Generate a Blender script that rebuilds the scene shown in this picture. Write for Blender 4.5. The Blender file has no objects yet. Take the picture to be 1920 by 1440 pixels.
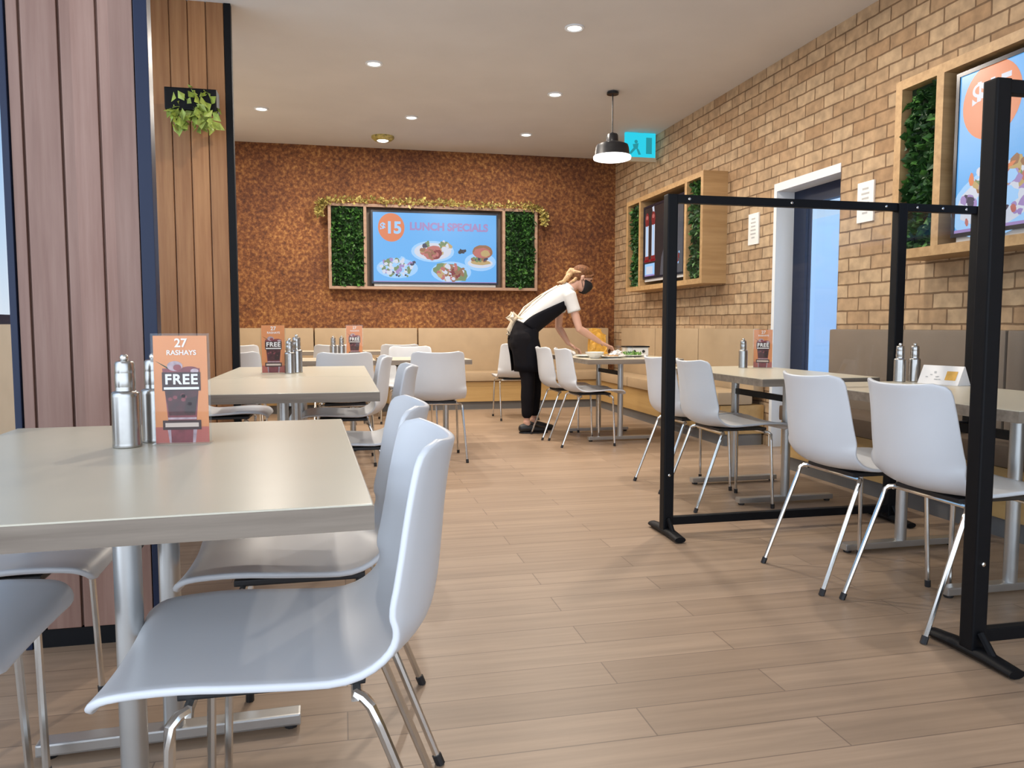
import bpy, bmesh, math, random
from mathutils import Vector, Matrix, Euler
random.seed(7)
PI = math.pi
SC = bpy.context.scene
COL = SC.collection

# ------------------------------------------------------------------ materials
def new_mat(name):
    m = bpy.data.materials.new(name); m.use_nodes = True
    nt = m.node_tree
    return m, nt, nt.nodes['Principled BSDF']

def plain(name, rgb, rough=.5, metal=0., spec=.5, var=0., vscale=8., bump=0., bscale=60., coat=0.):
    m, nt, b = new_mat(name)
    b.inputs['Base Color'].default_value = (*rgb, 1)
    b.inputs['Roughness'].default_value = rough
    b.inputs['Metallic'].default_value = metal
    b.inputs['Specular IOR Level'].default_value = spec
    b.inputs['Coat Weight'].default_value = coat
    if var or bump:
        tc = nt.nodes.new('ShaderNodeTexCoord')
    if var:
        n = nt.nodes.new('ShaderNodeTexNoise'); n.inputs['Scale'].default_value = vscale; n.inputs['Detail'].default_value = 5
        nt.links.new(tc.outputs['Object'], n.inputs['Vector'])
        r = nt.nodes.new('ShaderNodeValToRGB')
        r.color_ramp.elements[0].position = .3; r.color_ramp.elements[1].position = .7
        r.color_ramp.elements[0].color = (*[max(0, c * (1 - var)) for c in rgb], 1)
        r.color_ramp.elements[1].color = (*[min(1, c * (1 + var)) for c in rgb], 1)
        nt.links.new(n.outputs['Fac'], r.inputs['Fac']); nt.links.new(r.outputs['Color'], b.inputs['Base Color'])
    if bump:
        n2 = nt.nodes.new('ShaderNodeTexNoise'); n2.inputs['Scale'].default_value = bscale; n2.inputs['Detail'].default_value = 3
        nt.links.new(tc.outputs['Object'], n2.inputs['Vector'])
        bp = nt.nodes.new('ShaderNodeBump'); bp.inputs['Strength'].default_value = bump; bp.inputs['Distance'].default_value = .01
        nt.links.new(n2.outputs['Fac'], bp.inputs['Height']); nt.links.new(bp.outputs['Normal'], b.inputs['Normal'])
    return m

def emit(name, rgb, s=1.):
    m = bpy.data.materials.new(name); m.use_nodes = True; nt = m.node_tree; nt.nodes.clear()
    e = nt.nodes.new('ShaderNodeEmission'); e.inputs[0].default_value = (*rgb, 1); e.inputs[1].default_value = s
    o = nt.nodes.new('ShaderNodeOutputMaterial'); nt.links.new(e.outputs[0], o.inputs[0])
    return m

def screen_mat(name, rgb, s=.62):
    # a glossy panel that gives off its own picture light
    m, nt, b = new_mat(name)
    b.inputs['Base Color'].default_value = (.01, .01, .01, 1); b.inputs['Roughness'].default_value = .25
    b.inputs['Emission Color'].default_value = (*rgb, 1); b.inputs['Emission Strength'].default_value = s
    return m

def wood(name, c1, c2, axis='Z', rough=.45, scale=3., plank=None):
    """grain stretched along one axis; c1/c2 dark and light"""
    m, nt, b = new_mat(name)
    tc = nt.nodes.new('ShaderNodeTexCoord'); mp = nt.nodes.new('ShaderNodeMapping')
    s = [scale * 8] * 3; s['XYZ'.index(axis)] = scale * .45
    mp.inputs['Scale'].default_value = s
    nt.links.new(tc.outputs['Object'], mp.inputs['Vector'])
    n = nt.nodes.new('ShaderNodeTexNoise'); n.inputs['Scale'].default_value = 1.; n.inputs['Detail'].default_value = 6; n.inputs['Roughness'].default_value = .6
    nt.links.new(mp.outputs[0], n.inputs['Vector'])
    r = nt.nodes.new('ShaderNodeValToRGB'); r.color_ramp.elements[0].position = .3; r.color_ramp.elements[1].position = .72
    r.color_ramp.elements[0].color = (*c1, 1); r.color_ramp.elements[1].color = (*c2, 1)
    nt.links.new(n.outputs['Fac'], r.inputs['Fac'])
    out = r.outputs['Color']
    if plank:
        sep = nt.nodes.new('ShaderNodeSeparateXYZ'); nt.links.new(tc.outputs['Object'], sep.inputs[0])
        d = nt.nodes.new('ShaderNodeMath'); d.operation = 'DIVIDE'; d.inputs[1].default_value = plank
        nt.links.new(sep.outputs[0], d.inputs[0])
        fl = nt.nodes.new('ShaderNodeMath'); fl.operation = 'FLOOR'; nt.links.new(d.outputs[0], fl.inputs[0])
        wn = nt.nodes.new('ShaderNodeTexWhiteNoise'); wn.noise_dimensions = '1D'; nt.links.new(fl.outputs[0], wn.inputs['W'])
        mr = nt.nodes.new('ShaderNodeMapRange'); mr.inputs[3].default_value = .82; mr.inputs[4].default_value = 1.15
        nt.links.new(wn.outputs['Value'], mr.inputs[0])
        mx = nt.nodes.new('ShaderNodeVectorMath'); mx.operation = 'SCALE'
        nt.links.new(out, mx.inputs[0]); nt.links.new(mr.outputs[0], mx.inputs['Scale']); out = mx.outputs[0]
    nt.links.new(out, b.inputs['Base Color'])
    b.inputs['Roughness'].default_value = rough
    return m

def mat_brick():
    m, nt, b = new_mat('tan_brick')
    tc = nt.nodes.new('ShaderNodeTexCoord'); sep = nt.nodes.new('ShaderNodeSeparateXYZ'); cmb = nt.nodes.new('ShaderNodeCombineXYZ')
    nt.links.new(tc.outputs['Object'], sep.inputs[0])
    nt.links.new(sep.outputs[1], cmb.inputs[0]); nt.links.new(sep.outputs[2], cmb.inputs[1])
    ns = nt.nodes.new('ShaderNodeTexNoise'); ns.inputs['Scale'].default_value = 9.; nt.links.new(tc.outputs['Object'], ns.inputs['Vector'])
    off = nt.nodes.new('ShaderNodeVectorMath'); off.operation = 'SCALE'; off.inputs['Scale'].default_value = .012
    nt.links.new(ns.outputs['Color'], off.inputs[0])
    ad = nt.nodes.new('ShaderNodeVectorMath'); ad.operation = 'ADD'; nt.links.new(cmb.outputs[0], ad.inputs[0]); nt.links.new(off.outputs[0], ad.inputs[1])
    br = nt.nodes.new('ShaderNodeTexBrick')
    nt.links.new(ad.outputs[0], br.inputs['Vector'])
    br.inputs['Color1'].default_value = (.46, .325, .195, 1); br.inputs['Color2'].default_value = (.32, .185, .09, 1)
    br.inputs['Mortar'].default_value = (.17, .10, .05, 1)
    br.inputs['Scale'].default_value = 1.; br.inputs['Mortar Size'].default_value = .0065; br.inputs['Mortar Smooth'].default_value = .3
    br.inputs['Bias'].default_value = -.25
    br.inputs['Brick Width'].default_value = .235; br.inputs['Row Height'].default_value = .0945
    n2 = nt.nodes.new('ShaderNodeTexNoise'); n2.inputs['Scale'].default_value = 14.; n2.inputs['Detail'].default_value = 6; nt.links.new(tc.outputs['Object'], n2.inputs['Vector'])
    mr = nt.nodes.new('ShaderNodeMapRange'); mr.inputs[1].default_value = .3; mr.inputs[2].default_value = .7; mr.inputs[3].default_value = .75; mr.inputs[4].default_value = 1.18
    nt.links.new(n2.outputs['Fac'], mr.inputs[0])
    sc = nt.nodes.new('ShaderNodeVectorMath'); sc.operation = 'SCALE'; nt.links.new(br.outputs['Color'], sc.inputs[0]); nt.links.new(mr.outputs[0], sc.inputs['Scale'])
    nt.links.new(sc.outputs[0], b.inputs['Base Color']); b.inputs['Roughness'].default_value = .8
    inv = nt.nodes.new('ShaderNodeMath'); inv.operation = 'SUBTRACT'; inv.inputs[0].default_value = 1.; nt.links.new(br.outputs['Fac'], inv.inputs[1])
    bp = nt.nodes.new('ShaderNodeBump'); bp.inputs['Strength'].default_value = .6; bp.inputs['Distance'].default_value = .01
    nt.links.new(inv.outputs[0], bp.inputs['Height']); nt.links.new(bp.outputs[0], b.inputs['Normal'])
    return m

def mat_cork():
    m, nt, b = new_mat('rust_cork')
    tc = nt.nodes.new('ShaderNodeTexCoord')
    v = nt.nodes.new('ShaderNodeTexNoise'); v.inputs['Scale'].default_value = 24.; v.inputs['Detail'].default_value = 8; v.inputs['Roughness'].default_value = .72
    nt.links.new(tc.outputs['Object'], v.inputs['Vector'])
    r = nt.nodes.new('ShaderNodeValToRGB'); cr = r.color_ramp
    cr.elements[0].position = .34; cr.elements[0].color = (.055, .015, .004, 1)
    cr.elements[1].position = .70; cr.elements[1].color = (.40, .20, .065, 1)
    e = cr.elements.new(.5); e.color = (.16, .052, .013, 1)
    nt.links.new(v.outputs['Fac'], r.inputs['Fac'])
    v2 = nt.nodes.new('ShaderNodeTexNoise'); v2.inputs['Scale'].default_value = 1.6; v2.inputs['Detail'].default_value = 3
    nt.links.new(tc.outputs['Object'], v2.inputs['Vector'])
    r2 = nt.nodes.new('ShaderNodeValToRGB'); r2.color_ramp.elements[0].position = .35; r2.color_ramp.elements[1].position = .65
    r2.color_ramp.elements[0].color = (.8, .72, .65, 1); r2.color_ramp.elements[1].color = (1.3, 1.35, 1.3, 1)
    nt.links.new(v2.outputs['Fac'], r2.inputs['Fac'])
    mx = nt.nodes.new('ShaderNodeVectorMath'); mx.operation = 'MULTIPLY'
    nt.links.new(r.outputs['Color'], mx.inputs[0]); nt.links.new(r2.outputs['Color'], mx.inputs[1])
    nt.links.new(mx.outputs[0], b.inputs['Base Color']); b.inputs['Roughness'].default_value = .7
    bp = nt.nodes.new('ShaderNodeBump'); bp.inputs['Strength'].default_value = .5; bp.inputs['Distance'].default_value = .02
    nt.links.new(v.outputs['Fac'], bp.inputs['Height']); nt.links.new(bp.outputs[0], b.inputs['Normal'])
    return m

def mat_floor():
    m, nt, b = new_mat('plank_floor')
    tc = nt.nodes.new('ShaderNodeTexCoord')
    br = nt.nodes.new('ShaderNodeTexBrick'); nt.links.new(tc.outputs['Object'], br.inputs['Vector'])
    br.offset = .37
    br.inputs['Color1'].default_value = (.36, .255, .175, 1); br.inputs['Color2'].default_value = (.295, .205, .138, 1)
    br.inputs['Mortar'].default_value = (.19, .13, .09, 1); br.inputs['Scale'].default_value = 1.
    br.inputs['Mortar Size'].default_value = .0022; br.inputs['Mortar Smooth'].default_value = .2; br.inputs['Bias'].default_value = -.1
    br.inputs['Brick Width'].default_value = 1.2; br.inputs['Row Height'].default_value = .145
    mp = nt.nodes.new('ShaderNodeMapping'); mp.inputs['Scale'].default_value = (1.3, 26, 1); nt.links.new(tc.outputs['Object'], mp.inputs['Vector'])
    n = nt.nodes.new('ShaderNodeTexNoise'); n.inputs['Scale'].default_value = 1.; n.inputs['Detail'].default_value = 7; n.inputs['Roughness'].default_value = .62
    nt.links.new(mp.outputs[0], n.inputs['Vector'])
    mr = nt.nodes.new('ShaderNodeMapRange'); mr.inputs[1].default_value = .3; mr.inputs[2].default_value = .7; mr.inputs[3].default_value = .82; mr.inputs[4].default_value = 1.16
    nt.links.new(n.outputs['Fac'], mr.inputs[0])
    sc = nt.nodes.new('ShaderNodeVectorMath'); sc.operation = 'SCALE'; nt.links.new(br.outputs['Color'], sc.inputs[0]); nt.links.new(mr.outputs[0], sc.inputs['Scale'])
    nt.links.new(sc.outputs[0], b.inputs['Base Color']); b.inputs['Roughness'].default_value = .42
    b.inputs['Specular IOR Level'].default_value = .4
    return m

def mat_acrylic():
    m = bpy.data.materials.new('clear_acrylic'); m.use_nodes = True; nt = m.node_tree; nt.nodes.clear()
    t = nt.nodes.new('ShaderNodeBsdfTransparent'); t.inputs[0].default_value = (.965, .975, .98, 1)
    g = nt.nodes.new('ShaderNodeBsdfGlossy'); g.inputs['Roughness'].default_value = .03; g.inputs[0].default_value = (1, 1, 1, 1)
    f = nt.nodes.new('ShaderNodeFresnel'); f.inputs[0].default_value = 1.4
    mx = nt.nodes.new('ShaderNodeMixShader'); o = nt.nodes.new('ShaderNodeOutputMaterial')
    ge = nt.nodes.new('ShaderNodeNewGeometry'); iv = nt.nodes.new('ShaderNodeMath'); iv.operation = 'SUBTRACT'; iv.inputs[0].default_value = 1.
    nt.links.new(ge.outputs['Backfacing'], iv.inputs[1]); mu = nt.nodes.new('ShaderNodeMath'); mu.operation = 'MULTIPLY'
    nt.links.new(f.outputs[0], mu.inputs[0]); nt.links.new(iv.outputs[0], mu.inputs[1])
    nt.links.new(mu.outputs[0], mx.inputs[0]); nt.links.new(t.outputs[0], mx.inputs[1]); nt.links.new(g.outputs[0], mx.inputs[2]); nt.links.new(mx.outputs[0], o.inputs[0])
    return m

M = {}
M['brick'] = mat_brick(); M['cork'] = mat_cork(); M['floor'] = mat_floor(); M['acrylic'] = mat_acrylic()
M['ceil'] = plain('ceiling_paint', (.62, .60, .58), .9, var=.03, vscale=2)
M['paint'] = plain('beige_wall_paint', (.55, .50, .42), .85, var=.03)
M['white_paint'] = plain('white_trim_paint', (.72, .75, .78), .6)
M['shell'] = plain('white_moulded_plastic', (.66, .68, .71), .34, var=.02, vscale=4)
M['chrome'] = plain('chrome_steel', (.72, .71, .68), .2, 1., var=.04, vscale=20)
M['steel'] = plain('brushed_steel', (.44, .43, .41), .25, 1., var=.05, vscale=30)
M['silver'] = plain('satin_silver_metal', (.52, .52, .51), .34, .85, var=.05, vscale=10)
M['black'] = plain('black_rubber', (.012, .012, .014), .5)
M['black_metal'] = plain('black_powder_coat', (.004, .0045, .006), .5, spec=.18, var=.1, vscale=30)
M['navy'] = plain('navy_metal_trim', (.012, .02, .05), .35, spec=.25)
M['laminate'] = plain('cream_laminate', (.56, .515, .405), .3, var=.035, vscale=3)
M['edge'] = wood('table_edge_grain', (.155, .12, .09), (.285, .235, .185), 'X', .5, 4)
M['clad'] = wood('brown_timber_cladding', (.215, .108, .078), (.33, .20, .155), 'Z', .5, 3, plank=.1065)
M['clad2'] = wood('honey_timber_cladding', (.26, .105, .035), (.42, .21, .085), 'Z', .5, 3, plank=.116)
M['framewood'] = wood('oak_frame', (.34, .20, .085), (.50, .32, .15), 'Y', .5, 3)
M['mauvewood'] = wood('pale_brown_frame', (.26, .15, .095), (.38, .245, .17), 'X', .5, 3)
M['tan'] = plain('tan_vinyl', (.43, .315, .195), .5, var=.05, vscale=6, bump=.08, bscale=200)
M['taupe'] = plain('taupe_vinyl', (.185, .145, .11), .5, var=.05, vscale=6, bump=.08, bscale=200)
M['brown'] = plain('dark_brown_vinyl', (.10, .068, .045), .5, var=.06)
M['plinth'] = wood('golden_plinth_wood', (.40, .25, .09), (.52, .34, .14), 'X', .5, 2)
M['kick'] = plain('grey_kickboard', (.15, .15, .15), .6)
M['leaf'] = plain('dark_green_leaf', (.019, .068, .014), .5, var=.5, vscale=14)
M['leaf2'] = plain('green_leaf', (.06, .17, .03), .5, var=.55, vscale=18)
M['moss'] = plain('dark_moss_backing', (.01, .028, .008), .9)
M['gold'] = plain('gold_green_leaf', (.42, .35, .11), .45, var=.6, vscale=25)
M['lime'] = plain('lime_leaf', (.30, .38, .07), .5, var=.4, vscale=20)
M['orange'] = plain('orange_card', (.76, .29, .105), .45, var=.05)
M['pink'] = plain('pink_card_base', (.50, .13, .10), .45)
M['cardwhite'] = plain('white_print', (.82, .80, .78), .5)
M['cola'] = plain('dark_cola_print', (.075, .018, .02), .45, var=.5, vscale=40)
M['plum'] = plain('plum_print', (.24, .05, .06), .45, var=.3, vscale=40)
M['ice'] = plain('mauve_print', (.45, .33, .36), .45, var=.3, vscale=60)
M['darkprint'] = plain('dark_label_print', (.045, .016, .014), .5)
M['paleprint'] = plain('pale_label_print', (.62, .50, .42), .5)
M['grey_print'] = plain('grey_print', (.45, .45, .45), .6)
M['skin'] = plain('skin', (.60, .345, .255), .5, var=.06, vscale=10)
M['tee'] = plain('white_cotton', (.63, .62, .61), .85, var=.03, bump=.1, bscale=40)
M['apron'] = plain('black_apron_cloth', (.006, .006, .009), .85, spec=.15)
M['trouser'] = plain('black_trouser_cloth', (.009, .008, .010), .9, spec=.15)
M['shoe'] = plain('black_shoe', (.012, .012, .014), .4)
M['mask'] = plain('black_mask_cloth', (.006, .006, .008), .8)
M['hair'] = plain('auburn_hair', (.125, .05, .02), .6, spec=.2, var=.5, vscale=60)
M['blond'] = plain('blond_hair', (.44, .27, .13), .5, var=.4, vscale=60)
M['tie'] = plain('cream_apron_tie', (.66, .57, .44), .8)
M['yellow'] = plain('yellow_bag', (.70, .38, .06), .5, var=.15, vscale=25)
M['china'] = plain('white_china', (.74, .73, .70), .2)
M['napkin'] = plain('white_napkin', (.72, .69, .66), .9, var=.08, vscale=30)
M['food'] = plain('food_scraps', (.38, .22, .09), .7, var=.6, vscale=60)
M['salad'] = plain('green_salad', (.14, .28, .05), .6, var=.5, vscale=60)
M['lampblack'] = plain('black_enamel', (.012, .013, .016), .3)
M['lampwhite'] = emit('lamp_glow', (1., .97, .92), 3.)
M['downlight'] = emit('downlight_glow', (1., .96, .9), 4.)
M['exit'] = emit('exit_sign_glow', (.03, .62, .80), .95)
M['exitdark'] = emit('exit_sign_figure', (.03, .34, .40), .8)
M['beigebox'] = plain('beige_casing', (.50, .44, .33), .6)
M['bezel'] = plain('dark_bezel', (.008, .010, .022), .22)
M['scr'] = screen_mat('screen_sky_blue', (.115, .42, .86), .88)
M['scr_pale'] = screen_mat('screen_pale_blue', (.34, .62, .98), .85)
M['scr_orange'] = screen_mat('screen_orange', (.72, .20, .07), .85)
M['scr_rose'] = screen_mat('screen_rose', (.55, .16, .14), .75)
M['scr_red'] = screen_mat('screen_deep_red', (.22, .012, .016), .8)
M['scr_white'] = screen_mat('screen_white', (.68, .72, .84), .8)
M['scr_mauve'] = screen_mat('screen_mauve', (.36, .25, .56), .8)
M['scr_green'] = screen_mat('screen_green', (.20, .30, .12), .7)
M['scr_yellow'] = screen_mat('screen_cheese', (.62, .44, .18), .7)
M['scr_brown'] = screen_mat('screen_brown', (.36, .16, .07), .7)
M['scr_dark'] = screen_mat('screen_dark', (.035, .03, .09), .7)
M['scr_black'] = screen_mat('screen_black', (.016, .010, .014), .7)
M['scr_grey'] = screen_mat('screen_grey', (.10, .10, .12), .7)
M['paving'] = plain('outside_paving', (.55, .57, .60), .9, var=.05)
M['outwall'] = plain('outside_wall_daylight_blue', (.58, .76, .95), .9)  # a white wall; the blue of the daylight is put into its colour

# ------------------------------------------------------------------ mesh helpers
def link(o, parent=None):
    COL.objects.link(o)
    if parent: o.parent = parent
    return o

def obj(name, bm, mats, parent=None, smooth=False, ang=40):
    me = bpy.data.meshes.new(name)
    bmesh.ops.recalc_face_normals(bm, faces=bm.faces[:])
    bm.to_mesh(me); bm.free()
    if not isinstance(mats, (list, tuple)): mats = [mats]
    for m in mats: me.materials.append(M[m] if isinstance(m, str) else m)
    if smooth:
        for p in me.polygons: p.use_smooth = True
        try: me.set_sharp_from_angle(angle=math.radians(ang))
        except Exception: pass
    return link(bpy.data.objects.new(name, me), parent)

def props(o, label=None, cat=None, group=None, kind=None):
    if label: o['label'] = label
    if cat: o['category'] = cat
    if group: o['group'] = group
    if kind: o['kind'] = kind
    return o

def thing(name, label, cat, loc=(0, 0, 0), rz=0., group=None):
    o = bpy.data.objects.new(name, None); COL.objects.link(o)
    o.location = loc; o.rotation_euler = (0, 0, rz); o.empty_display_size = .1
    return props(o, label, cat, group)

def dup(root, loc, rz, label, group=None):
    r = root.copy(); COL.objects.link(r); r.location = loc; r.rotation_euler = (0, 0, rz)
    r['label'] = label
    if group: r['group'] = group
    for ch in list(root.children):
        c = ch.copy(); COL.objects.link(c); c.parent = r
        for g in list(ch.children):
            d = g.copy(); COL.objects.link(d); d.parent = c
    return r

def box(bm, x0, x1, y0, y1, z0, z1, mi=0, bev=0.):
    vs = [bm.verts.new(p) for p in ((x0, y0, z0), (x1, y0, z0), (x1, y1, z0), (x0, y1, z0), (x0, y0, z1), (x1, y0, z1), (x1, y1, z1), (x0, y1, z1))]
    fs = [bm.faces.new([vs[i] for i in q]) for q in ((0, 3, 2, 1), (4, 5, 6, 7), (0, 1, 5, 4), (1, 2, 6, 5), (2, 3, 7, 6), (3, 0, 4, 7))]
    for f in fs: f.material_index = mi
    if bev:
        es = list({e for f in fs for e in f.edges})
        r = bmesh.ops.bevel(bm, geom=es, offset=bev, segments=2, profile=.7, affect='EDGES')
        for f in r['faces']: f.material_index = mi
    return vs

def boxm(name, args, mat, parent=None, bev=0., smooth=False):
    bm = bmesh.new(); box(bm, *args, bev=bev)
    return obj(name, bm, mat, parent, smooth=bev > 0)

def ring(bm, c, u, v, ru, rv, n, sq=1.):
    out = []
    for i in range(n):
        a = 2 * PI * i / n
        ca, sa = math.cos(a), math.sin(a)
        if sq != 1.:
            ca = math.copysign(abs(ca) ** sq, ca); sa = math.copysign(abs(sa) ** sq, sa)
        out.append(bm.verts.new(c + u * (ru * ca) + v * (rv * sa)))
    return out

def skin_rings(bm, rings, mi=0, cap=True):
    fs = []
    n = len(rings[0])
    for a, b in zip(rings, rings[1:]):
        for i in range(n):
            fs.append(bm.faces.new((a[i], a[(i + 1) % n], b[(i + 1) % n], b[i])))
    if cap:
        fs.append(bm.faces.new(rings[0][::-1])); fs.append(bm.faces.new(rings[-1]))
    for f in fs: f.material_index = mi
    return fs

def tube(bm, pts, radii, n=10, mi=0, hint=(0, 0, 1), rounded=False):
    """tube through pts; radii floats or (ru, rv) with rv along hint"""
    pts = [Vector(p) for p in pts]
    if not isinstance(radii, (list,)): radii = [radii] * len(pts)
    radii = [(r, r) if not isinstance(r, tuple) else r for r in radii]
    hint = Vector(hint)
    P, Rr = list(pts), list(radii)
    if rounded:   # hemispherical ends
        d0 = (pts[0] - pts[1]).normalized(); d1 = (pts[-1] - pts[-2]).normalized()
        m0 = min(radii[0]); m1 = min(radii[-1])
        pre = []; post = []
        for k in (80, 55, 28):
            a = math.radians(k)
            pre.append((pts[0] + d0 * m0 * math.sin(a), tuple(r * math.cos(a) for r in radii[0])))
            post.insert(0, (pts[-1] + d1 * m1 * math.sin(a), tuple(r * math.cos(a) for r in radii[-1])))
        P = [p for p, _ in pre] + P + [p for p, _ in post]
        Rr = [r for _, r in pre] + Rr + [r for _, r in post]
    rings = []
    for i, p in enumerate(P):
        t = (P[min(i + 1, len(P) - 1)] - P[max(i - 1, 0)]).normalized()
        h = hint if abs(t.dot(hint)) < .95 else Vector((1, 0, 0)) if abs(t.x) < .9 else Vector((0, 1, 0))
        u = t.cross(h).normalized(); v = u.cross(t).normalized()
        rings.append(ring(bm, p, u, v, Rr[i][0], Rr[i][1], n))
    skin_rings(bm, rings, mi)

def lathe(bm, prof, c=(0, 0, 0), n=24, mi=0):
    c = Vector(c); rings = []
    for r, z in prof:
        rings.append([bm.verts.new((c.x + r * math.cos(2 * PI * i / n), c.y + r * math.sin(2 * PI * i / n), c.z + z)) for i in range(n)])
    skin_rings(bm, rings, mi)

def spline(pts, n):
    """Catmull-Rom resampling"""
    P = [Vector(p) for p in pts]; P = [2 * P[0] - P[1]] + P + [2 * P[-1] - P[-2]]
    out = []; segs = len(P) - 3
    for k in range(n + 1):
        t = k / n * segs; i = min(int(t), segs - 1); f = t - i
        a, b, c, d = P[i:i + 4]
        out.append(.5 * ((2 * b) + (c - a) * f + (2 * a - 5 * b + 4 * c - d) * f * f + (3 * b - a - 3 * c + d) * f ** 3))
    return out

def apply_mods(o):
    dg = bpy.context.evaluated_depsgraph_get(); dg.update()
    me = bpy.data.meshes.new_from_object(o.evaluated_get(dg), depsgraph=dg)
    mats = [m for m in o.data.materials]
    o.modifiers.clear(); old = o.data; o.data = me
    me.materials.clear()
    for m in mats: me.materials.append(m)
    return o

def text_into(bm, s, size, mat_idx, place, bold=0., space=1.):
    """flat glyph mesh of the string, centred; place(x, y) -> 3D point"""
    cu = bpy.data.curves.new('t', 'FONT'); cu.body = s; cu.size = size; cu.align_x = 'CENTER'; cu.align_y = 'CENTER'; cu.offset = bold; cu.space_character = space
    o = bpy.data.objects.new('t', cu); COL.objects.link(o)
    dg = bpy.context.evaluated_depsgraph_get(); dg.update()
    me = bpy.data.meshes.new_from_object(o.evaluated_get(dg), depsgraph=dg)
    vs = [bm.verts.new(place(v.co.x, v.co.y)) for v in me.vertices]
    for p in me.polygons:
        try:
            f = bm.faces.new([vs[i] for i in p.vertices]); f.material_index = mat_idx
        except ValueError: pass
    bpy.data.objects.remove(o); bpy.data.curves.remove(cu); bpy.data.meshes.remove(me)

def struct(name, bm, mats, **k):
    o = obj(name, bm, mats, **k); o['kind'] = 'structure'; return o

# ------------------------------------------------------------------ layout constants
XR, YB, XL, ZC = 3.55, 9.8, -1.6, 3.2
DY0, DY1, DZ = 5.05, 5.92, 2.17     # side passage opening in the right wall
YF = -1.5                            # the room stays open towards the bright front behind the camera

# ------------------------------------------------------------------ setting
bm = bmesh.new(); box(bm, XL - .2, XR + .25, YF, YB + .15, -.1, 0); struct('floor', bm, 'floor')
bm = bmesh.new(); box(bm, XL - .2, XR + .25, YF, YB + .15, ZC, ZC + .12); struct('ceiling', bm, 'ceil')
bm = bmesh.new(); box(bm, XL - .2, XR + .25, YB, YB + .15, 0, ZC); struct('wall_back', bm, 'cork')
bm = bmesh.new()
box(bm, XR, XR + .22, YF, DY0, 0, ZC); box(bm, XR, XR + .22, DY1, YB, 0, ZC); box(bm, XR, XR + .22, DY0, DY1, DZ, ZC)
struct('wall_right', bm, 'brick')
# white lining of the opening
bm = bmesh.new()
box(bm, XR - .004, XR + .22, DY1 - .03, DY1 + .012, 0, DZ + .03); box(bm, XR - .004, XR + .22, DY0, DY1 - .03, DZ - .035, DZ + .03)
struct('trim_1', bm, 'white_paint')
# dark framed glazed door at the outer face of the wall
dr = props(bpy.data.objects.new('door_1', None), kind='structure'); COL.objects.link(dr); dr.location = (XR + .16, 0, 0)
bm = bmesh.new()
box(bm, 0, .06, DY1 - .20, DY1 - .03, 0, DZ - .035); box(bm, 0, .06, DY0, DY1 - .20, DZ - .16, DZ - .035)
box(bm, 0, .06, DY0 - .0, DY0 + .05, 0, DZ - .16); box(bm, 0, .06, DY0 + .05, DY1 - .20, 0, .10)
obj('door_frame', bm, 'navy', dr)
bm = bmesh.new(); box(bm, .025, .032, DY0 + .05, DY1 - .20, .10, DZ - .16); obj('glass_pane', bm, 'acrylic', dr)
# bright passage wall beyond the door
bm = bmesh.new(); box(bm, XR + .22, 9.5, 1.0, 19, -.1, -.02); struct('ground_outside', bm, 'paving')
bm = bmesh.new(); box(bm, 8.6, 8.75, 2.0, 18, -.02, 3.0); struct('wall_outside', bm, 'outwall')
# left wall with its window behind the timber column
WY0, WY1, WZ0, WZ1 = 2.95, 6.0, 1.03, 2.9
bm = bmesh.new()
box(bm, XL - .2, XL, 2.4, WY0, 0, ZC); box(bm, XL - .2, XL, WY1, YB, 0, ZC)
box(bm, XL - .2, XL, WY0, WY1, 0, WZ0); box(bm, XL - .2, XL, WY0, WY1, WZ1, ZC)
struct('wall_left', bm, 'paint')
wn = props(bpy.data.objects.new('window_1', None), kind='structure'); COL.objects.link(wn); wn.location = (XL - .1, 0, 0)
bm = bmesh.new()
box(bm, -.03, .03, WY0, WY1, WZ0, WZ0 + .05); box(bm, -.03, .03, WY0, WY1, WZ1 - .05, WZ1)
for y in (WY0, (WY0 + WY1) / 2 - .25, WY1 - .05): box(bm, -.03, .03, y, y + .05, WZ0 + .05, WZ1 - .05)
obj('window_frame', bm, 'navy', wn)
bm = bmesh.new(); box(bm, -.004, .004, WY0 + .05, WY1 - .05, WZ0 + .05, WZ1 - .05); obj('glass_pane', bm, 'acrylic', wn)

# ------------------------------------------------------------------ timber clad columns
def column(x0, x1, y0, y1, mat, label, pl, trim='navy', tw=.04):
    t = thing('timber_column', label, 'column', ((x0 + x1) / 2, y0, 0))
    ox = (x0 + x1) / 2
    bm = bmesh.new()
    b_ = x1 - ox
    while b_ > x0 - ox + .01:          # boards set out from the right-hand corner
        a = max(b_ - pl, x0 - ox); w = b_ - a; b_ -= pl
        box(bm, a + .004, a + w - .004, 0, .022, .06, ZC - .0, bev=.003)
    box(bm, x0 - ox, x1 - ox, .016, y1 - y0, .06, ZC)
    obj('cladding', bm, mat, t)
    bm = bmesh.new(); box(bm, x0 - ox - .0, x1 - ox, .004, y1 - y0, 0, .058); obj('plinth', bm, 'black_metal', t)
    for a, tw_ in ((x0 - ox - .02, .02), (x1 - ox, tw)):
        bm = bmesh.new(); box(bm, a, a + tw_, -.006, .05, 0, ZC, bev=.003); obj('corner_trim', bm, trim, t)
    return t
column(-.968, -.61, 2.65, 2.80, 'clad', 'wide brown timber-clad column with navy corner trims nearest the camera', .1065)
column(-1.22, -.745, 5.70, 5.86, 'clad2', 'honey-coloured timber column with black edge trim farther back beside the rear tables', .116, 'black_metal', .045)

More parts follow.
